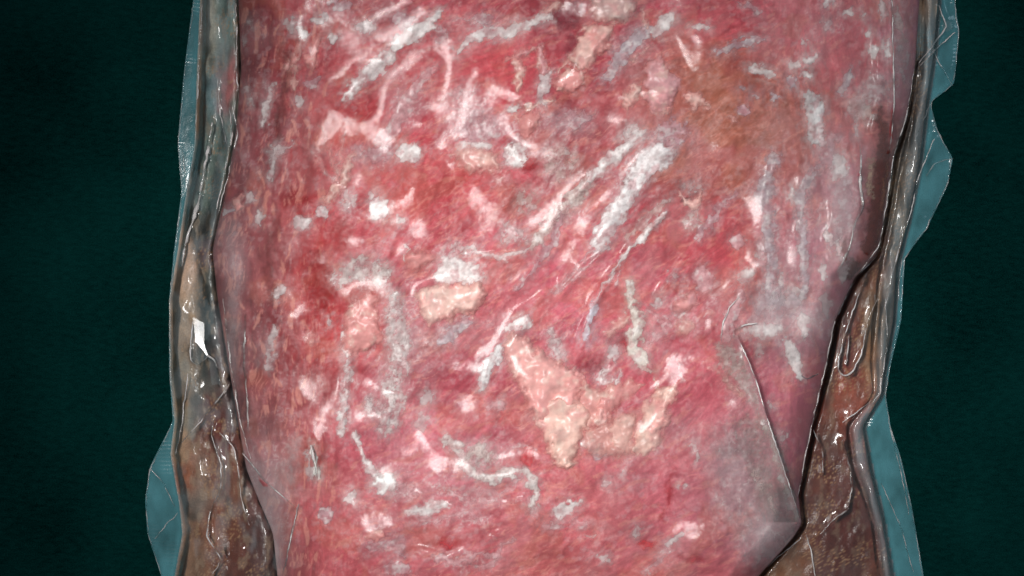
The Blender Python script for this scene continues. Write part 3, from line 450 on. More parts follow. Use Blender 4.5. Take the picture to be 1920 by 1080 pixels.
CALM = [  # stretches of plain smooth muscle
    (860, 115, 130, 45, 0.8), (830, 345, 150, 45, 0.8), (600, 560, 60, 120, 0.6), (1320, 730, 100, 90, 0.9), (1200, 960, 230, 80, 0.9), (1330, 900, 120, 110, 0.9), (620, 930, 80, 100, 0.8), (1110, 520, 110, 60, 0.6), (1480, 780, 70, 120, 0.9), (1390, 230, 130, 100, 0.8), (1580, 100, 90, 90, 0.7), (1170, 200, 80, 40, 0.6), (880, 690, 60, 60, 0.5), (760, 800, 80, 60, 0.4), (1130, 610, 60, 60, 0.4), (1320, 470, 90, 50, 0.5), (1550, 420, 80, 140, 0.6)]
def tissue_colour(px, py):
    wx = px + 34 * (fbm(px / 80, py / 80, 31, 3) - 0.5) * 2; wy = py + 34 * (fbm(px / 80, py / 80, 37, 3) - 0.5) * 2
    C = np.zeros(px.shape + (3,)); W = np.zeros(px.shape)
    for x, y, rx, ry, col, wt in ZONES:
        g = wt * np.exp(-np.clip(((wx - x) / rx) ** 2 + ((wy - y) / ry) ** 2, 0, 60))
        C += g[..., None] * lin(col); W += g
    C /= W[..., None]
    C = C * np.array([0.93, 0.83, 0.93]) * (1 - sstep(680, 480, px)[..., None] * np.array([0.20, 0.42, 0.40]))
    def mix(col, k):
        nonlocal C
        C = C + (lin(col) - C) * np.clip(k, 0, 1)[..., None]
    # grain along the muscle: upright on the left, slanting in the middle, flatter below
    def fib(ang, fu, fv, seed):
        c, s = math.cos(ang), math.sin(ang)
        jx = px + 16 * (vnoise(px / 35, py / 35, seed + 3) - 0.5); jy = py + 16 * (vnoise(px / 35, py / 35, seed + 4) - 0.5)
        return fbm((jx * c + jy * s) / fu, (-jx * s + jy * c) / fv, seed, 3)
    wl = sstep(720, 560, px); wr = sstep(1380, 1500, px); wb = sstep(780, 900, py) * (1 - wl) * (1 - wr)
    wt_ = sstep(230, 120, py) * (1 - wl) * (1 - wr)
    wm = np.clip(1 - wl - wr - wb - wt_, 0, 1)
    f = wl * fib(1.62, 60, 7, 41) + wr * fib(1.45, 60, 9, 45) + wb * fib(-0.35, 50, 9, 49) + wm * fib(-0.80, 60, 8, 53) + wt_ * fib(-0.35, 50, 8, 57)
    C = C * (1 + 0.34 * (wl * fib(1.62, 26, 2.8, 171) + wr * fib(1.45, 26, 3.2, 173) + wb * fib(-0.45, 26, 3.0, 175) + wm * fib(-0.85, 28, 2.8, 177) + wt_ * fib(-0.35, 26, 2.8, 179) - 0.5))[..., None]
    calm = np.zeros(px.shape)
    for x, y, rx, ry, a in CALM:
        calm = np.maximum(calm, a * np.exp(-np.clip((((wx - x) / rx) ** 2 + ((wy - y) / ry) ** 2) ** 1.5, 0, 60)))
    rough = 1 - 0.8 * calm
    C = C * (1 + 0.62 * (0.5 + 0.5 * rough) * (f - 0.5))[..., None]
    C = C * (1 + 0.50 * (fbm(px / 90, py / 90, 61, 3, 0.5) - 0.5))[..., None]
    # deep red bare muscle, paler bruised areas
    d = fbm(wx / 75, wy / 60, 67, 4)
    mix((164, 46, 56), 0.38 * sstep(0.50, 0.72, d) * np.clip(0.35 + 0.65 * (wl + sstep(520, 380, py)), 0, 1) * (1 - 0.6 * wr))
    mix((104, 34, 42), 0.22 * rough * sstep(0.57, 0.78, fbm(px / 60, py / 40, 69, 3)))
    mix((205, 118, 120), 0.30 * sstep(0.48, 0.68, fbm(wx / 70 + 5, wy / 60, 71, 4)))
    mix((190, 104, 84), 0.30 * sstep(0.54, 0.70, fbm(wx / 60 + 15, wy / 50, 73, 3)))
    # thin frost, crinkled
    mst = np.zeros(px.shape)
    vx = px + 30 * (fbm(px / 36, py / 36, 131, 4) - 0.5) * 2; vy = py + 30 * (fbm(px / 36, py / 36, 137, 4) - 0.5) * 2
    for x, y, rx, ry, a in MIST:
        mst = np.maximum(mst, 1.15 * a * np.exp(-np.clip(((vx - x) / rx) ** 2 + ((vy - y) / ry) ** 2, 0, 60)))
    mst = np.maximum(mst, 0.16 * sstep(0.54, 0.72, fbm(vx / 70, vy / 55, 139, 3)))
    mst = mst * (0.35 + 0.65 * rough)
    cl = 0.35 * fbm(px / 20, py / 20, 143, 3, 0.55) + 0.65 * (wl * fib(1.62, 34, 9, 151) + wr * fib(1.5, 40, 10, 153) + wb * fib(-0.3, 34, 10, 155) + wm * fib(-0.85, 38, 9, 157) + wt_ * fib(-0.5, 34, 9, 159))
    c2 = ridged(px / 9 + 1.5 * vnoise(px / 11, py / 11, 85), py / 9 + 1.5 * vnoise(px / 11, py / 11, 86), 87, 2)
    mix((204, 146, 152), 0.95 * mst * sstep(0.22, 0.62, cl + 0.35 * (mst - 0.4)))
    mix((238, 216, 214), 0.85 * mst * sstep(0.60, 0.86, c2) * sstep(0.40, 0.62, cl))
    mix((130, 66, 76), 0.40 * mst * sstep(0.46, 0.20, c2) * sstep(0.52, 0.38, cl))
    mix((120, 34, 44), 0.22 * rough * sstep(0.46, 0.36, cl) * sstep(0.50, 0.60, fbm(px / 55, py / 55, 161, 3)))
    # pale threads
    th1 = ridged(vx / 80, vy / 55, 141, 1)
    mix((226, 172, 168), 0.2 * sstep(0.93, 0.99, th1 + 0.05 * (cl - 0.5)) * sstep(0.45, 0.6, fbm(px / 60, py / 60, 145, 3)))
    # fine pale flecks along the grain
    fl = wl * fib(1.62, 17, 3.2, 91) + wr * fib(1.45, 18, 3.6, 95) + wb * fib(-0.2, 17, 3.4, 99) + wm * fib(-0.5, 17, 3.2, 103) + wt_ * fib(-0.4, 17, 3.2, 105)
    mix((230, 146, 134), 0.42 * (0.4 + 0.6 * rough) * sstep(0.62, 0.76, fl) * sstep(0.35, 0.6, fbm(px / 50, py / 50, 106, 2)))
    mix((226, 150, 134), 0.5 * sstep(0.64, 0.76, wl * fib(1.62, 34, 9, 107) + (1 - wl) * fib(-0.4, 30, 10, 108)) * (0.5 + 0.5 * wl))
    # ice grains
    f1, f2 = worley(px / 11, py / 11, 111)
    mix((240, 222, 222), 0.8 * sstep(0.16, 0.08, f1) * mst * sstep(0.5, 0.6, cl))
    f1, f2 = worley(px / 27, py / 23, 117)
    mix((206, 180, 184), 0.15 * sstep(0.24, 0.15, f1 + 0.25 * (vnoise(px / 4, py / 4, 119) - 0.5)) * sstep(0.50, 0.6, fbm(px / 90, py / 90, 121, 2)))
    return C

nc = 660
u = np.linspace(0, 1, nc)
py = np.repeat(rows[:, None], nc, 1); px = meat_left(py) + u[None, :] * (meat_right(py) - meat_left(py))
z = meat_height(px, py)
V = world(px, py, z)
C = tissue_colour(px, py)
# sides down to the underside, kept inside the outline
def skirt(V, C, side):
    e = V[:, 0 if side < 0 else -1]; c = C[:, 0 if side < 0 else -1]
    r = []
    for dx, zz in ((0.0015, 0.010), (0.004, 0.006), (0.010, 0.0022)):
        q = e.copy(); q[:, 0] -= side * dx; q[:, 2] = np.minimum(zz, e[:, 2]); r.append(q)
    return r, [c] * 3
rl, cl = skirt(V, C, -1); rr, cr_ = skirt(V, C, 1)
V = np.concatenate([np.stack(rl[::-1], 1), V, np.stack(rr, 1)], 1); C = np.concatenate([np.stack(cl, 1), C, np.stack(cr_, 1)], 1)
nr, nct = V.shape[:2]
F = grid_faces(nr, nct)
# underside closes the body
idx = np.arange(nr * nct).reshape(nr, nct)
und = np.stack([idx[1:, -1], idx[1:, 0], idx[:-1, 0], idx[:-1, -1]], -1)
F = np.concatenate([F, und])
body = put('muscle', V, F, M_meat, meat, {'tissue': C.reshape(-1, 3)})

relief = np.zeros_like(gz)
for i, (kind, shape, col, pts, a, soft, th, crk) in enumerate(FEATS):
    pad = 2 * soft + 28 + (max(p[2] for p in pts) if shape == 's' else 0)
    x0, x1 = min(p[0] for p in pts) - pad, max(p[0] for p in pts) + pad
    y0, y1 = min(p[1] for p in pts) - pad, max(p[1] for p in pts) + pad
    sdf_f = stroke_sdf if shape == 's' else poly_sdf
    gxx, gyy = np.meshgrid(np.arange(x0, x1 + 2, 2.0), np.arange(y0, y1 + 2, 2.0))
    def shape_of(gx, gy):
        jx = gx + 9 * (fbm(gx / 13 + i, gy / 13, 201, 3) - 0.5) * 2 + 5 * (fbm(gx / 4, gy / 4 + i, 203, 2) - 0.5)
        jy = gy + 9 * (fbm(gx / 13, gy / 13 + i, 205, 3) - 0.5) * 2 + 5 * (fbm(gx / 4, gy / 4 + i, 207, 2) - 0.5)
        return sdf_f(jx, jy, pts)
    d = shape_of(gxx, gyy)
    an = math.atan2(pts[-1][1] - pts[0][1], pts[-1][0] - pts[0][0]) if shape == 's' and len(pts) > 1 else (-0.85 if pts[0][0] < 1380 else 1.5)
    gu = gxx * math.cos(an) + gyy * math.sin(an); gv = -gxx * math.sin(an) + gyy * math.cos(an)
    nz = 0.6 * fbm(gu / 20, gv / 6.5, 211 + i % 7, 3) + 0.4 * fbm(gxx / 18, gyy / 18, 213 + i % 5, 3)
    cov = min(1, a * 1.05) * (1 - (0.28 if kind == fp else 0.15) * sstep(0.48, 0.66, fbm(gu / 40 + i, gv / 18, 251, 3))) * sstep(-0.35, 0.6, -d / (soft * (1.5 if kind == fp else 2.4) + 2.5) + (1.15 if kind == fp else 0.7) * (nz - 0.5))
    if kind == fp:
        cov = np.maximum(cov, 0.38 * a * sstep(20, -6, d) * sstep(0.30, 0.62, fbm(gu / 22 + i, gv / 8, 221, 3)))
    body_t = sstep(2, -10, d)
    f1, f2 = worley(gxx / 5.5 + 2 * vnoise(gxx / 9, gyy / 9, 215), gyy / 5.5 + 2 * vnoise(gxx / 9, gyy / 9, 217), 219)
    line = sstep(0.20, 0.03, f2 - f1) * sstep(0.40, 0.58, fbm(gxx / 16, gyy / 16, 223 + i % 5, 3))
    base = lin(col)
    Cc = base * (1 + 0.5 * (fbm(gxx / 11, gyy / 11, 227 + i % 9, 4) - 0.5))[..., None]
    if kind == fa:
        Cc = Cc + (lin(SA) - Cc) * (0.75 * sstep(0.45, 0.66, fbm(gxx / 40 + i, gyy / 40, 231, 3)))[..., None]
        Cc = Cc + (lin((214, 122, 118)) - Cc) * (0.6 * sstep(-12, 2, d))[..., None]
        Cc = Cc + (lin((246, 222, 206)) - Cc) * (0.45 * sstep(0.54, 0.7, fbm(gxx / 14 + i, gyy / 14, 233, 4)))[..., None]
        Cc = Cc + (lin((236, 150, 146)) - Cc) * (0.45 * fbm(gxx / 30 + 2 * i, gyy / 22, 245, 3))[..., None]
        Cc = Cc * (1 + 0.3 * (ridged(gxx / 20 + i, gyy / 14, 239, 2) - 0.62))[..., None]
    elif kind != bs:
        Cc = Cc + (lin((190, 112, 118)) - Cc) * (0.50 * sstep(0.52, 0.70, fbm(gxx / 15 + i, gyy / 15, 235, 3)))[..., None]
        Cc = Cc + (lin((240, 230, 228)) - Cc) * (0.5 * sstep(0.56, 0.72, fbm(gxx / 9 + i, gyy / 9, 237, 3)))[..., None]
    Cc = Cc + (lin((126, 84, 84)) - Cc) * ((0.42 if kind == fp else 0.0) * crk * line)[..., None]
    cov = cov * (1 - 0.55 * crk * sstep(0.50, 0.66, fbm(gxx / 8 + 3 * i, gyy / 8, 241, 3)))
    # keep to the slab
    inside = (gxx > meat_left(gyy) + 3) & (gxx < meat_right(gyy) - 3)
    zz = lookup(gz, gxx, gyy) + 0.00025 + (th * 0.0013 * sstep(5, -16, d) * (0.5 + 1.3 * (fbm(gxx / 36 + i, gyy / 36, 243, 2) - 0.25)) if kind == fa else th * 0.00007 * body_t * (0.6 + 1.6 * (fbm(gxx / 8, gyy / 8, 243 + i % 4, 3) - 0.3))) - 0.0003 * crk * line * body_t
    keep = (cov > 0.015) & inside
    fc = grid_faces(*gxx.shape)
    fc = fc[keep.ravel()[fc].any(1) & inside.ravel()[fc].all(1)]
    if len(fc) == 0:
        continue
    used, inv = np.unique(fc, return_inverse=True)
    put(kind, world(gxx, gyy, zz).reshape(-1, 3)[used], inv.reshape(fc.shape), M_fat_glint if kind == fa else (M_blood_shade if kind == bs else M_frost_glint), meat,
        {'tissue': Cc.reshape(-1, 3)[used], 'cover': cov.ravel()[used]})
    ix = (GX > x0) & (GX < x1); iy = (GY > y0) & (GY < y1)
    if ix.any() and iy.any():
        bx, by = np.meshgrid(GX[ix], GY[iy])
        sub = np.ix_(iy, ix)
        relief[sub] = np.maximum(relief[sub], th * (0.0011 if kind == fa else 0.0004) * sstep(6, -10, sdf_f(bx, by, pts)))

# ------------------------------------------------------------------ the bag
bag = thing('vacuum_bag', 'clear crumpled vacuum bag with folded side seams around the meat', 'plastic bag')

def blur(g, r, n=2):
    k = np.ones(2 * r + 1) / (2 * r + 1)
    for _ in range(n):
        g = np.apply_along_axis(lambda v: np.convolve(np.pad(v, r, mode='edge'), k, 'valid'), 0, g)
        g = np.apply_along_axis(lambda v: np.convolve(np.pad(v, r, mode='edge'), k, 'valid'), 1, g)
    return g
skin = gz + relief
skin = np.maximum(blur(skin, 6), blur(skin, 1) - 0.0009)
skin = blur(skin, 2, 1)

FILMW = [([(1245, 398), (1180, 465), (1110, 570), (1085, 640)], 0.0008), ([(1205, 455), (1150, 530)], 0.0006), ([(1070, 505), (1000, 570), (950, 610)], 0.0007), ([(1125, 478), (1060, 540), (1000, 600)], 0.0007), ([(1330, 430), (1270, 500), (1225, 570)], 0.0006), ([(1110, 330), (1040, 405), (990, 468), (880, 470)], 0.0007), ([(1390, 360), (1320, 430)], 0.0006),
         ([(820, 120), (735, 240)], 0.0006), ([(830, 20), (650, 180)], 0.0006), ([(660, 290), (640, 350), (655, 380)], 0.0007), ([(655, 600), (652, 670), (640, 800)], 0.0008), ([(668, 812), (700, 890), (760, 930), (860, 950), (910, 990)], 0.0007), ([(820, 905), (900, 950), (980, 940)], 0.0006), ([(580, 820), (597, 900)], 0.0008), ([(940, 1000), (840, 1045), (780, 1030)], 0.0006),
         ([(1510, 330), (1500, 430), (1515, 540)], 0.0006), ([(1560, 380), (1550, 450), (1570, 500)], 0.0007), ([(1450, 300), (1435, 400), (1450, 540)], 0.0006), ([(1640, 20), (1650, 180), (1630, 260)], 0.0006), ([(720, 560), (745, 680), (720, 800)], 0.0006), ([(960, 200), (1040, 186)], 0.0006), ([(500, 160), (495, 240)], 0.0007), ([(470, 420), (450, 560)], 0.0006), ([(905, 730), (945, 645), (990, 600)], 0.0006), ([(1150, 690), (1140, 780)], 0.0007)]
def film_height(px, py):
    z = lookup(skin, px, py)
    out = (py < -55) | (py > 1132)
    z = np.where(out, meat_height(px, py), z) + 0.0013
    for pts, hh in FILMW:
        d = stroke_sdf(px + 4 * (vnoise(px / 22, py / 22, 321) - 0.5), py, [(a, b, 0) for a, b in pts])
        z = z + hh * 1.25 * np.exp(-np.abs(d / 6.5) ** 1.7) * sstep(0.25, 0.5, vnoise(px / 45, py / 45, 323))
    return z + 0.00006 * fbm(px / 9, py / 9, 307, 2)

fu = np.linspace(0, 1, 400)
py = np.repeat(frows[:, None], 400, 1); px = meat_left(py) + fu[None, :] * (meat_right(py) - meat_left(py))
zf = film_height(px, py)
haze = 0.014 + 0.06 * sstep(0.5, 0.75, fbm(px / 80, py / 80, 311, 4)) + 0.04 * sstep(1380, 1560, px) + 0.03 * sstep(540, 440, px)
for hx, hy, hrx, hry, ha in ((500, 930, 46, 110, 0.26), (500, 1050, 40, 60, 0.22), (440, 480, 24, 70, 0.22), (436, 640, 16, 120, 0.16), (1480, 600, 90, 60, 0.12), (1575, 400, 40, 100, 0.12), (1440, 990, 60, 60, 0.14), (1400, 880, 60, 90, 0.08), (1690, 120, 30, 160, 0.10)):
    haze = haze + ha * np.exp(-((px - hx) / hrx) ** 2 - ((py - hy) / hry) ** 2) * (0.5 + fbm(px / 20, py / 40, 313, 3))
V = world(px, py, zf)
def wall(V, side, zs):
    e = V[:, 0 if side < 0 else -1]; r = []
    for dx, zz in zs:
        q = e.copy(); q[:, 0] -= side * dx; q[:, 2] = np.minimum(zz, e[:, 2]); r.append(q)
    return r
wl_, wr_ = wall(V, -1, ((0.0004, 0.011), (0.0012, 0.008), (0.002, 0.006))), wall(V, 1, ((0.0006, 0.010), (0.003, 0.006), (0.008, 0.0016)))
V = np.concatenate([np.stack(wl_[::-1], 1), V, np.stack(wr_, 1)], 1)
hz = np.pad(haze, ((0, 0), (3, 3)), mode='edge')
top_film = put('top_film', V, grid_faces(*V.shape[:2]), M_film, bag, {'haze': hz.ravel()})

# side margins: heights above the table, left and right
CREASES_L = [  # standing folds of the left margin
    ([(440, -20), (444, 60), (443, 130), (450, 205)], 5, 0.003), ([(381, -20), (373, 120), (366, 260)], 5, 0.003), ([(408, 150), (412, 210), (426, 275)], 5, 0.003), ([(412, 530), (418, 600), (432, 690)], 5, 0.003), ([(430, 720), (385, 780), (340, 830)], 6, 0.003),
    ([(398, 230), (386, 300), (372, 380), (352, 440), (340, 500)], 7, 0.005), ([(430, 200), (436, 250), (420, 330), (404, 400)], 6, 0.004),
    ([(362, 598), (358, 640), (357, 676), (370, 686), (390, 668)], 4, 0.0035), ([(366, 640), (390, 668), (402, 673), (410, 700), (412, 722)], 4, 0.0035),
    ([(400, 786), (396, 812), (404, 842), (415, 872), (413, 922), (396, 952), (386, 1004), (416, 1050), (398, 1076)], 6, 0.005),
    ([(412, 812), (438, 838), (447, 880), (453, 940), (468, 985)], 6, 0.005), ([(352, 700), (340, 800), (330, 850)], 8, 0.003),
]
CREASES_R = [
    ([(1760, 10), (1775, 50), (1745, 90), (1722, 120)], 7, 0.005), ([(1790, 60), (1755, 92), (1720, 130)], 5, 0.004), ([(1752, 260), (1722, 330), (1708, 400), (1690, 450), (1672, 520), (1662, 570)], 7, 0.005),
    ([(1645, 478), (1612, 512), (1590, 545), (1572, 590)], 5, 0.004), ([(1622, 520), (1600, 580), (1578, 650), (1570, 690), (1580, 706), (1598, 700), (1616, 660), (1628, 600), (1645, 560)], 5, 0.0045),
    ([(1592, 630), (1586, 684)], 3, 0.003), ([(1660, 560), (1664, 640), (1652, 720), (1650, 740), (1580, 792)], 7, 0.004), ([(1525, 806), (1542, 845), (1543, 886)], 4, 0.004),
    ([(1578, 828), (1594, 880), (1597, 920), (1588, 956), (1562, 975), (1538, 1002)], 5, 0.005), ([(1510, 1000), (1520, 1030), (1528, 1080)], 5, 0.004), ([(1438, 1062), (1470, 1036), (1500, 1010)], 5, 0.003),
]
def crumple(px, py, sx, sy, seed):
    a = 18 * (fbm(px / 40, py / 40, seed, 2) - 0.5)
    f1, f2 = worley((px + a) / sx, (py - a) / sy, seed + 5)
    g1, g2 = worley((px - a) / (sx * 0.45), (py + a) / (sy * 0.45), seed + 9)
    return 0.92 * f1 + 0.14 * g1

def margin_z(px, py, side, wrk=1.0):
    if side < 0:
        out, mid, inn = bag_left(py), puff_left(py), meat_left(py)
        t = np.clip((px - mid) / np.maximum(inn - mid, 4), 0, 1)
        puff = np.sin(np.pi * np.clip(t * 0.9 + 0.05, 0, 1)) ** 0.6
        z = 0.0018 + 0.0092 * puff * sstep(-4, 14, px - mid) + 0.0092 * sstep(0.45, 1.0, t)
        z = z + wrk * 0.0048 * (crumple(px, py, 46, 90, 401) - 0.45) * sstep(-6, 14, px - mid) * (1 - 0.6 * sstep(0.85, 1, t))
        cr = CREASES_L
    else:
        out, ri, ro, inn = bag_right(py), roll_in(py), roll_out(py), meat_right(py)
        t = np.clip((px - ri) / np.maximum(ro - ri, 6), 0, 1)
        roll = np.sin(np.pi * t)
        z = 0.0018 + 0.0030 * roll ** 0.9 + 0.0030 * roll * (crumple(px, py, 24, 130, 471) - 0.45)
        pocket = sstep(0, 14, px - inn) * sstep(6, -6, px - ri)
        z = z + 0.0026 * pocket + wrk * 0.0026 * (crumple(px, py, 56, 100, 431) - 0.45) * pocket
        z = z + 0.0018 * (crumple(px, py, 60, 80, 451) - 0.5) * sstep(0, 10, px - ro) * sstep(0, 12, out - px)
        cr = CREASES_R
    for pts, r, h in cr:
        d = stroke_sdf(px, py, [(a, b, 0) for a, b in pts])
        z = z + 0.22 * wrk * h * np.exp(-np.abs(d / r) ** 1.5)
    
    return np.maximum(z, 0.0014)

JL = [(345, 640, 20, 60, (150, 120, 100)), (420, 660, 18, 60, (92, 66, 64)), (370, 870, 22, 50, (118, 66, 46)), (420, 880, 20, 60, (104, 44, 34)), (450, 1040, 34, 60, (92, 42, 30)), (400, 980, 20, 50, (120, 66, 44)), (400, 830, 26, 40, (112, 52, 38)), (430, 960, 26, 60, (112, 60, 40)), (360, 1010, 20, 40, (128, 92, 70)), (395, 1050, 30, 40, (96, 52, 36)), (350, 790, 20, 40, (120, 124, 116)), # colours of what is frozen in the left margin
    (390, 60, 16, 80, (168, 158, 140)), (375, 60, 6, 40, (150, 96, 62)), (378, 180, 6, 50, (140, 92, 50)), (415, 60, 14, 60, (110, 126, 122)), (396, 165, 14, 40, (84, 112, 118)), (420, 155, 12, 40, (158, 88, 88)), (405, 110, 16, 18, (84, 88, 84)), (410, 330, 26, 80, (92, 104, 98)), (400, 440, 24, 30, (66, 62, 60)),
    (392, 460, 12, 18, (92, 40, 42)), (345, 520, 12, 50, (188, 150, 126)), (345, 600, 16, 50, (156, 134, 110)), (385, 640, 22, 60, (34, 44, 44)), (340, 690, 16, 40, (120, 118, 104)), (345, 750, 14, 30, (150, 106, 70)), (385, 720, 22, 26, (86, 80, 74)), (390, 800, 24, 40, (78, 38, 32)), (350, 840, 16, 30, (176, 136, 104)), (355, 905, 14, 26, (150, 84, 52)), (380, 880, 20, 40, (130, 118, 106)), (375, 950, 18, 26, (112, 104, 96)), (420, 840, 14, 50, (74, 34, 32)), (430, 920, 16, 50, (104, 76, 60)), (440, 1000, 30, 50, (78, 44, 30)), (370, 1050, 20, 40, (132, 100, 76)), (410, 1010, 14, 30, (134, 82, 62)), (475, 1000, 18, 60, (58, 34, 34)), (480, 930, 16, 40, (110, 74, 70)), (430, 720, 12, 60, (84, 70, 68)), (500, 1060, 22, 40, (70, 52, 50))]
JR = [(1590, 760, 40, 60, (128, 54, 38)), (1570, 880, 50, 60, (92, 38, 28)), (1600, 1000, 60, 70, (84, 32, 24)), 
    (1740, 10, 20, 26, (150, 120, 96)), (1745, 80, 24, 40, (120, 138, 140)), (1718, 150, 10, 40, (88, 72, 62)), (1700, 300, 14, 60, (84, 66, 52)), (1690, 400, 14, 60, (92, 78, 62)), (1625, 520, 20, 40, (110, 62, 42)), (1640, 600, 24, 50, (104, 78, 54)), (1600, 600, 16, 50, (104, 52, 40)), (1590, 680, 16, 40, (96, 44, 36)), (1640, 700, 18, 50, (136, 92, 62)), (1600, 750, 36, 30, (134, 72, 54)), (1560, 740, 10, 60, (60, 52, 40)), (1560, 830, 22, 40, (84, 48, 30)), (1590, 860, 20, 50, (92, 52, 44)), (1545, 930, 18, 40, (86, 54, 40)), (1560, 900, 30, 40, (84, 44, 38)), (1610, 970, 26, 60, (72, 34, 26)), (1590, 1050, 50, 50, (70, 32, 26)), (1630, 1060, 20, 40, (112, 58, 36)), (1480, 1050, 40, 30, (112, 70, 44)), (1515, 1030, 14, 40, (120, 72, 50)), (1540, 1060, 16, 40, (80, 40, 34))]

for side, JC, tab in ((-1, JL, 'left'), (1, JR, 'right')):
    n = 72
    t = np.linspace(0, 1, n)
    py = np.repeat(frows[:, None], n, 1)
    if side < 0:
        lab = 'grey and rust brown frozen meat juice lumps in the left bag margin'
        a, b = puff_left(py) - 3, meat_left(py) + 16
        oa, ob = bag_left(py), meat_left(py) + 14
    else:
        lab = 'dark brown frozen blood pooled in the right bag margin'
        a, b = meat_right(py) - 58, roll_out(py) - 6
        oa, ob = meat_right(py) - 55, bag_right(py)
    px = a + t[None, :] * (b - a)
    zj = np.maximum(margin_z(px, py, side, 0.15) - 0.0018 + 0.0012 * (fbm(px / 16, py / 24, 517, 3) - 0.5), 0.0006)
    edge = np.minimum(t, 1 - t)[None, :] * np.ones_like(px)
    if side > 0:
        edge = (1 - t)[None, :] * np.ones_like(px)
    zj = np.where(edge < 0.03, 0.0005, zj)
    wx = px + 26 * (fbm(px / 26, py / 26, 501, 3) - 0.5); wy = py + 60 * (fbm(px / 26, py / 26, 503, 3) - 0.5)
    Cc = np.zeros(px.shape + (3,)) + 0.02 * lin((88, 84, 76)) if side < 0 else np.zeros(px.shape + (3,)) + 0.02 * lin((92, 58, 42))
    W = np.full(px.shape, 0.02)
    for x, y, rx, ry, col in JC:
        g = np.exp(-np.clip(((wx - x) / rx) ** 2 + ((wy - y) / ry) ** 2, 0, 60)); Cc += g[..., None] * lin(col); W += g
    Cc = (1.55 if side < 0 else 1.45) * Cc / W[..., None]
    Cc = Cc * (1 + 0.8 * (fbm(px / 13, py / 20, 507, 4) - 0.5))[..., None]
    k = sstep(0.58, 0.72, fbm(px / 10, py / 22, 509, 3))
    Cc = Cc + (lin((176, 150, 126)) - Cc) * (0.4 * k * (1 if side < 0 else 0.6))[..., None]
    f1, f2 = worley(px / 7, py / 7, 513)
    bub = sstep(0.30, 0.18, f1) * sstep(0.52, 0.62, fbm(px / 40, py / 40, 515, 2))
    Cc = Cc + (lin((196, 150, 110)) - Cc) * (0.6 * bub)[..., None]
    j = put('frozen_juice', world(px, py, zj), grid_faces(*px.shape), M_juice, None, {'tissue': Cc.reshape(-1, 3)})
    j['label'] = lab; j['category'] = 'meat juice'
    # film over the margin
    n2 = 84
    t = np.linspace(0, 1, n2); py = np.repeat(frows[:, None], n2, 1); px = oa[:, :1] + t[None, :] * (ob[:, :1] - oa[:, :1])
    zm = margin_z(px, py, side)
    if side < 0:
        split = puff_left(py); flat = sstep(4, -8, px - split)
    else:
        split = roll_out(py); flat = sstep(-4, 8, px - split)
    hz = 0.02 + 0.26 * flat + (0.11 if side < 0 else 0.02) * sstep(0.46, 0.62, fbm(px / 26, py / 60, 521, 3)) * (1 - flat)
    hz = hz + 0.34 * flat * (fbm(px / 26, py / 44, 523, 4) - 0.5) + 0.10 * flat * sstep(16, 2, np.abs(px - split))
    if side > 0:
        tt = np.clip((px - roll_in(py)) / np.maximum(roll_out(py) - roll_in(py), 6), 0, 1)
        hz = hz + 0.20 * np.clip(np.sin(np.pi * tt), 0, 1) ** 1.5 * (0.5 + fbm(px / 14, py / 60, 525, 3))
    else:
        hz = hz + 0.0 * sstep(500, 300, py) * (1 - flat)
    m_in = flat.mean(1)
    fcs = grid_faces(*px.shape)
    fl_face = flat.ravel()[fcs].mean(1) > 0.5
    for nm, sel, mat in (('side_fold', ~fl_face, M_margin), ('side_seal', fl_face, M_flat)):
        q = fcs[sel]; used, inv = np.unique(q, return_inverse=True)
        o = put(nm, world(px, py, zm).reshape(-1, 3)[used], inv.reshape(q.shape), mat, bag, {'haze': hz.ravel()[used]})
        o['label'] = ('crumpled clear fold along the ' if nm == 'side_fold' else 'flat bluish sealed film edge on the ') + tab + ' side'

# underside sheet of the bag
py = np.repeat(frows[::4, None], 30, 1); t = np.linspace(0, 1, 30)
px = bag_left(py) + 2 + t[None, :] * (bag_right(py) - bag_left(py) - 4)
put('bottom_film', world(px, py, np.full(px.shape, 0.0003)), grid_faces(*px.shape), M_flat, bag, {'haze': np.full(px.size, 0.05)})

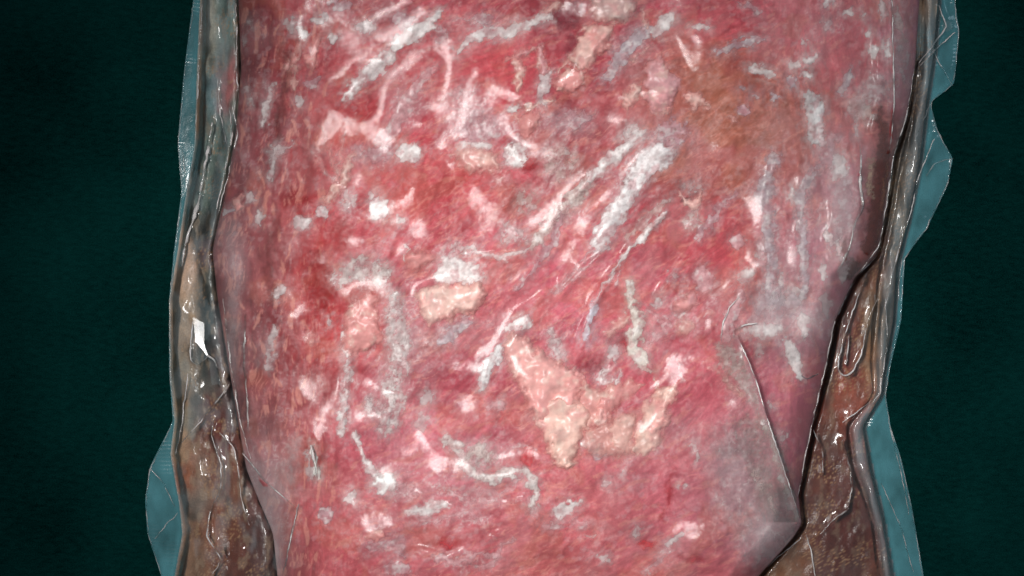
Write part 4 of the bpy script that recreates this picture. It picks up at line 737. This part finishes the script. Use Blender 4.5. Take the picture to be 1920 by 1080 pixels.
# doubled film along the fold edges, catching the light
def tube(name, pts, r, mat, parent, zf, haze):
    P = []
    for (x0, y0), (x1, y1) in zip(pts[:-1], pts[1:]):
        m = max(2, int(math.hypot(x1 - x0, y1 - y0) / 4))
        P += [(x0 + (x1 - x0) * k / m, y0 + (y1 - y0) * k / m) for k in range(m)]
    P = np.array(P + [pts[-1]], float)
    for _ in range(3):
        P[1:-1] = (P[:-2] + 2 * P[1:-1] + P[2:]) / 4
    wob = fbm(P[:, 0] / 9, P[:, 1] / 9, 601, 2) - 0.5
    x, y = P[:, 0] + 3 * wob, P[:, 1] + 2 * wob
    z = zf(x, y)
    c = world(x, y, z)
    T = np.gradient(c, axis=0); T /= np.linalg.norm(T, axis=1)[:, None] + 1e-12
    Nn = np.cross(T, (0, 0, 1.0)); Nn /= np.linalg.norm(Nn, axis=1)[:, None] + 1e-12
    B = np.cross(Nn, T)
    s = np.linspace(0, 1, len(P)); rr = r * S * (0.25 + 0.75 * np.sin(np.pi * np.clip(s, 0.02, 0.98)) ** 0.5) * (0.15 + 1.2 * fbm(x / 14, y / 14, 607, 2))
    K = 6; ang = np.arange(K) * 2 * math.pi / K
    V = c[:, None, :] + rr[:, None, None] * (np.cos(ang)[None, :, None] * Nn[:, None, :] + 0.6 * np.sin(ang)[None, :, None] * B[:, None, :])
    nP = len(P); i = np.arange(nP * K).reshape(nP, K)
    Fq = np.stack([i[:-1], np.roll(i, -1, 1)[:-1], np.roll(i, -1, 1)[1:], i[1:]], -1).reshape(-1, 4)
    return put(name, V, Fq, mat, parent, {'haze': np.repeat(np.clip(haze * 3.2 * (fbm(x / 22, y / 22, 611, 3) - 0.36), 0.0, 0.9), K)})

for pts, r, h in CREASES_L:
    tube('crease', pts, 5.0 if pts[0] == (398, 230) else 2.0, M_crease, bag, lambda x, y: margin_z(x, y, -1) + 0.0003, 0.9)
for pts, r, h in CREASES_R:
    tube('crease', pts, 1.9, M_crease, bag, lambda x, y: margin_z(x, y, 1) + 0.0003, 0.9)
TOPC = [([(583, 835), (590, 866), (597, 898)], 3.2, 0.5), ([(1672, -30), (1675, 120), (1676, 205), (1668, 290)], 2.0, 0.4), ([(1714, 130), (1700, 218), (1676, 290), (1661, 390), (1648, 464), (1610, 512)], 1.8, 0.4),
        ([(1612, 270), (1615, 300), (1612, 340), (1618, 385), (1602, 420), (1595, 460), (1574, 502)], 3.5, 0.35), ([(1352, 640), (1354, 610), (1366, 580), (1386, 556)], 1.8, 0.5), ([(1376, 634), (1376, 620), (1392, 610), (1420, 606)], 2.2, 0.5),
        ([(460, 590), (458, 680), (464, 750), (466, 812)], 3.0, 0.35), ([(455, 850), (500, 905), (558, 955)], 2.2, 0.35), ([(560, 945), (548, 1000), (530, 1078)], 2.2, 0.35), ([(1565, 602), (1545, 700), (1521, 800), (1496, 930)], 1.6, 0.35), ([(1502, 704), (1514, 712), (1535, 700)], 1.6, 0.4),
        ([(436, 200), (446, 250), (430, 320), (408, 402)], 2.0, 0.3), ([(418, 560), (432, 680), (450, 790), (470, 860)], 2.0, 0.3)]
for pts, r, hzv in TOPC:
    tube('crease', pts, r, M_crease, top_film, lambda x, y: film_height(np.clip(x, meat_left(y) + 1, meat_right(y) - 1), y) + 0.0002, 1.9 * hzv)

ye = np.arange(-300, 1400, 14.0)
for fn, off in ((bag_left, 1.5), (bag_right, -1.5)):
    tube('seal_edge', [(float(fn(y)) + off, float(y)) for y in ye], 1.6, M_crease, bag, lambda x, y: margin_z(x, y, -1 if off > 0 else 1) + 0.0001, 0.3)

# small taut facets of film that flash the lamp back
def facets(name, pts, tris, z0, tilt, parent):
    cx = np.mean([p[0] for p in pts]); cy = np.mean([p[1] for p in pts])
    V = []
    for k, (x, y, dz) in enumerate(pts):
        V.append(world(np.float64(x), np.float64(y), np.float64(z0 - tilt[0] * (x - cx) * S + tilt[1] * (y - cy) * S + dz)))
    me_f = np.array(tris)
    Vf = np.array(V)[me_f.ravel()]
    return put(name, Vf, np.arange(me_f.size).reshape(-1, 3), M_margin, parent, {'haze': np.full(me_f.size, 0.06)}, smooth=False)
facets('film_facet', [(362, 595, 0), (383, 606, 0), (383, 645, 0.0002), (366, 640, 0), (357, 640, 0.0003), (356, 675, 0.0009), (369, 686, 0.001), (390, 668, 0.0002), (403, 673, 0.0006), (412, 720, 0.0014), (397, 722, 0.0008), (392, 682, 0.0)],
       [(0, 1, 2), (0, 2, 3), (0, 3, 4), (3, 7, 5), (4, 3, 5), (5, 7, 6), (3, 2, 7), (7, 8, 11), (8, 9, 11), (11, 9, 10)], 0.0172, (0.08, 0.10), bag)
facets('film_facet', [(1768, 42, 0), (1778, 38, 0.0001), (1788, 52, 0.0003), (1776, 60, 0), (1766, 54, 0.0003)], [(0, 1, 2), (0, 2, 3), (0, 3, 4)], 0.008, (-0.32, 0.02), bag)

# the overlapping leaf of film on the lower right, its edge standing clear of what lies below
ys = np.arange(628, 982, 3.0); nt = 34
t = np.linspace(0, 1, nt)
py = np.repeat(ys[:, None], nt, 1); ex = flap_x(py)
px = ex - 70 * (1 - t[None, :]) * (0.55 + 0.45 * sstep(628, 760, py))
base = film_height(np.minimum(px, ex - 9), py)
lift = 0.0032 * t[None, :] ** 2.2 * sstep(628, 700, py) * sstep(984, 950, py)
zz = base + 0.0002 + lift + 0.0003 * (fbm(px / 14, py / 30, 701, 2) - 0.5) * t[None, :]
hz = (0.01 + 0.17 * t[None, :] ** 2.5) * (0.55 + 0.9 * fbm(px / 16, py / 40, 703, 3)) * sstep(0, 0.12, t)[None, :]
put('overlapping_leaf', world(px, py, zz), grid_faces(*px.shape), M_leaf, bag, {'haze': hz.ravel()})
lx, ly = flap_x(ys), ys
tube('crease', [(float(a), float(b)) for a, b in zip(lx[::5], ly[::5])], 2.0, M_crease, bag,
     lambda x, y: film_height(flap_x(y) - 9, y) + 0.0002 + 0.0033 * sstep(628, 700, y) * sstep(984, 950, y), 0.9)

# faint folds running through the flat sealed borders
for side, pts in ((1, [(1744, 196), (1728, 235), (1700, 292)]), (1, [(1786, 297), (1752, 306), (1736, 330)]), (1, [(1668, 800), (1688, 880), (1704, 965)]), (1, [(1652, 905), (1690, 990), (1712, 1072)]), (1, [(1786, 160), (1762, 120), (1748, 90)]), (1, [(1690, 600), (1684, 540), (1692, 486)]), (-1, [(283, 880), (306, 905), (328, 950)]), (-1, [(290, 1010), (310, 985), (334, 962)]), (-1, [(340, 270), (346, 320), (352, 360)])):
    tube('crease', pts, 1.5, M_crease, bag, lambda x, y: margin_z(x, y, side) + 0.0001, 0.45)
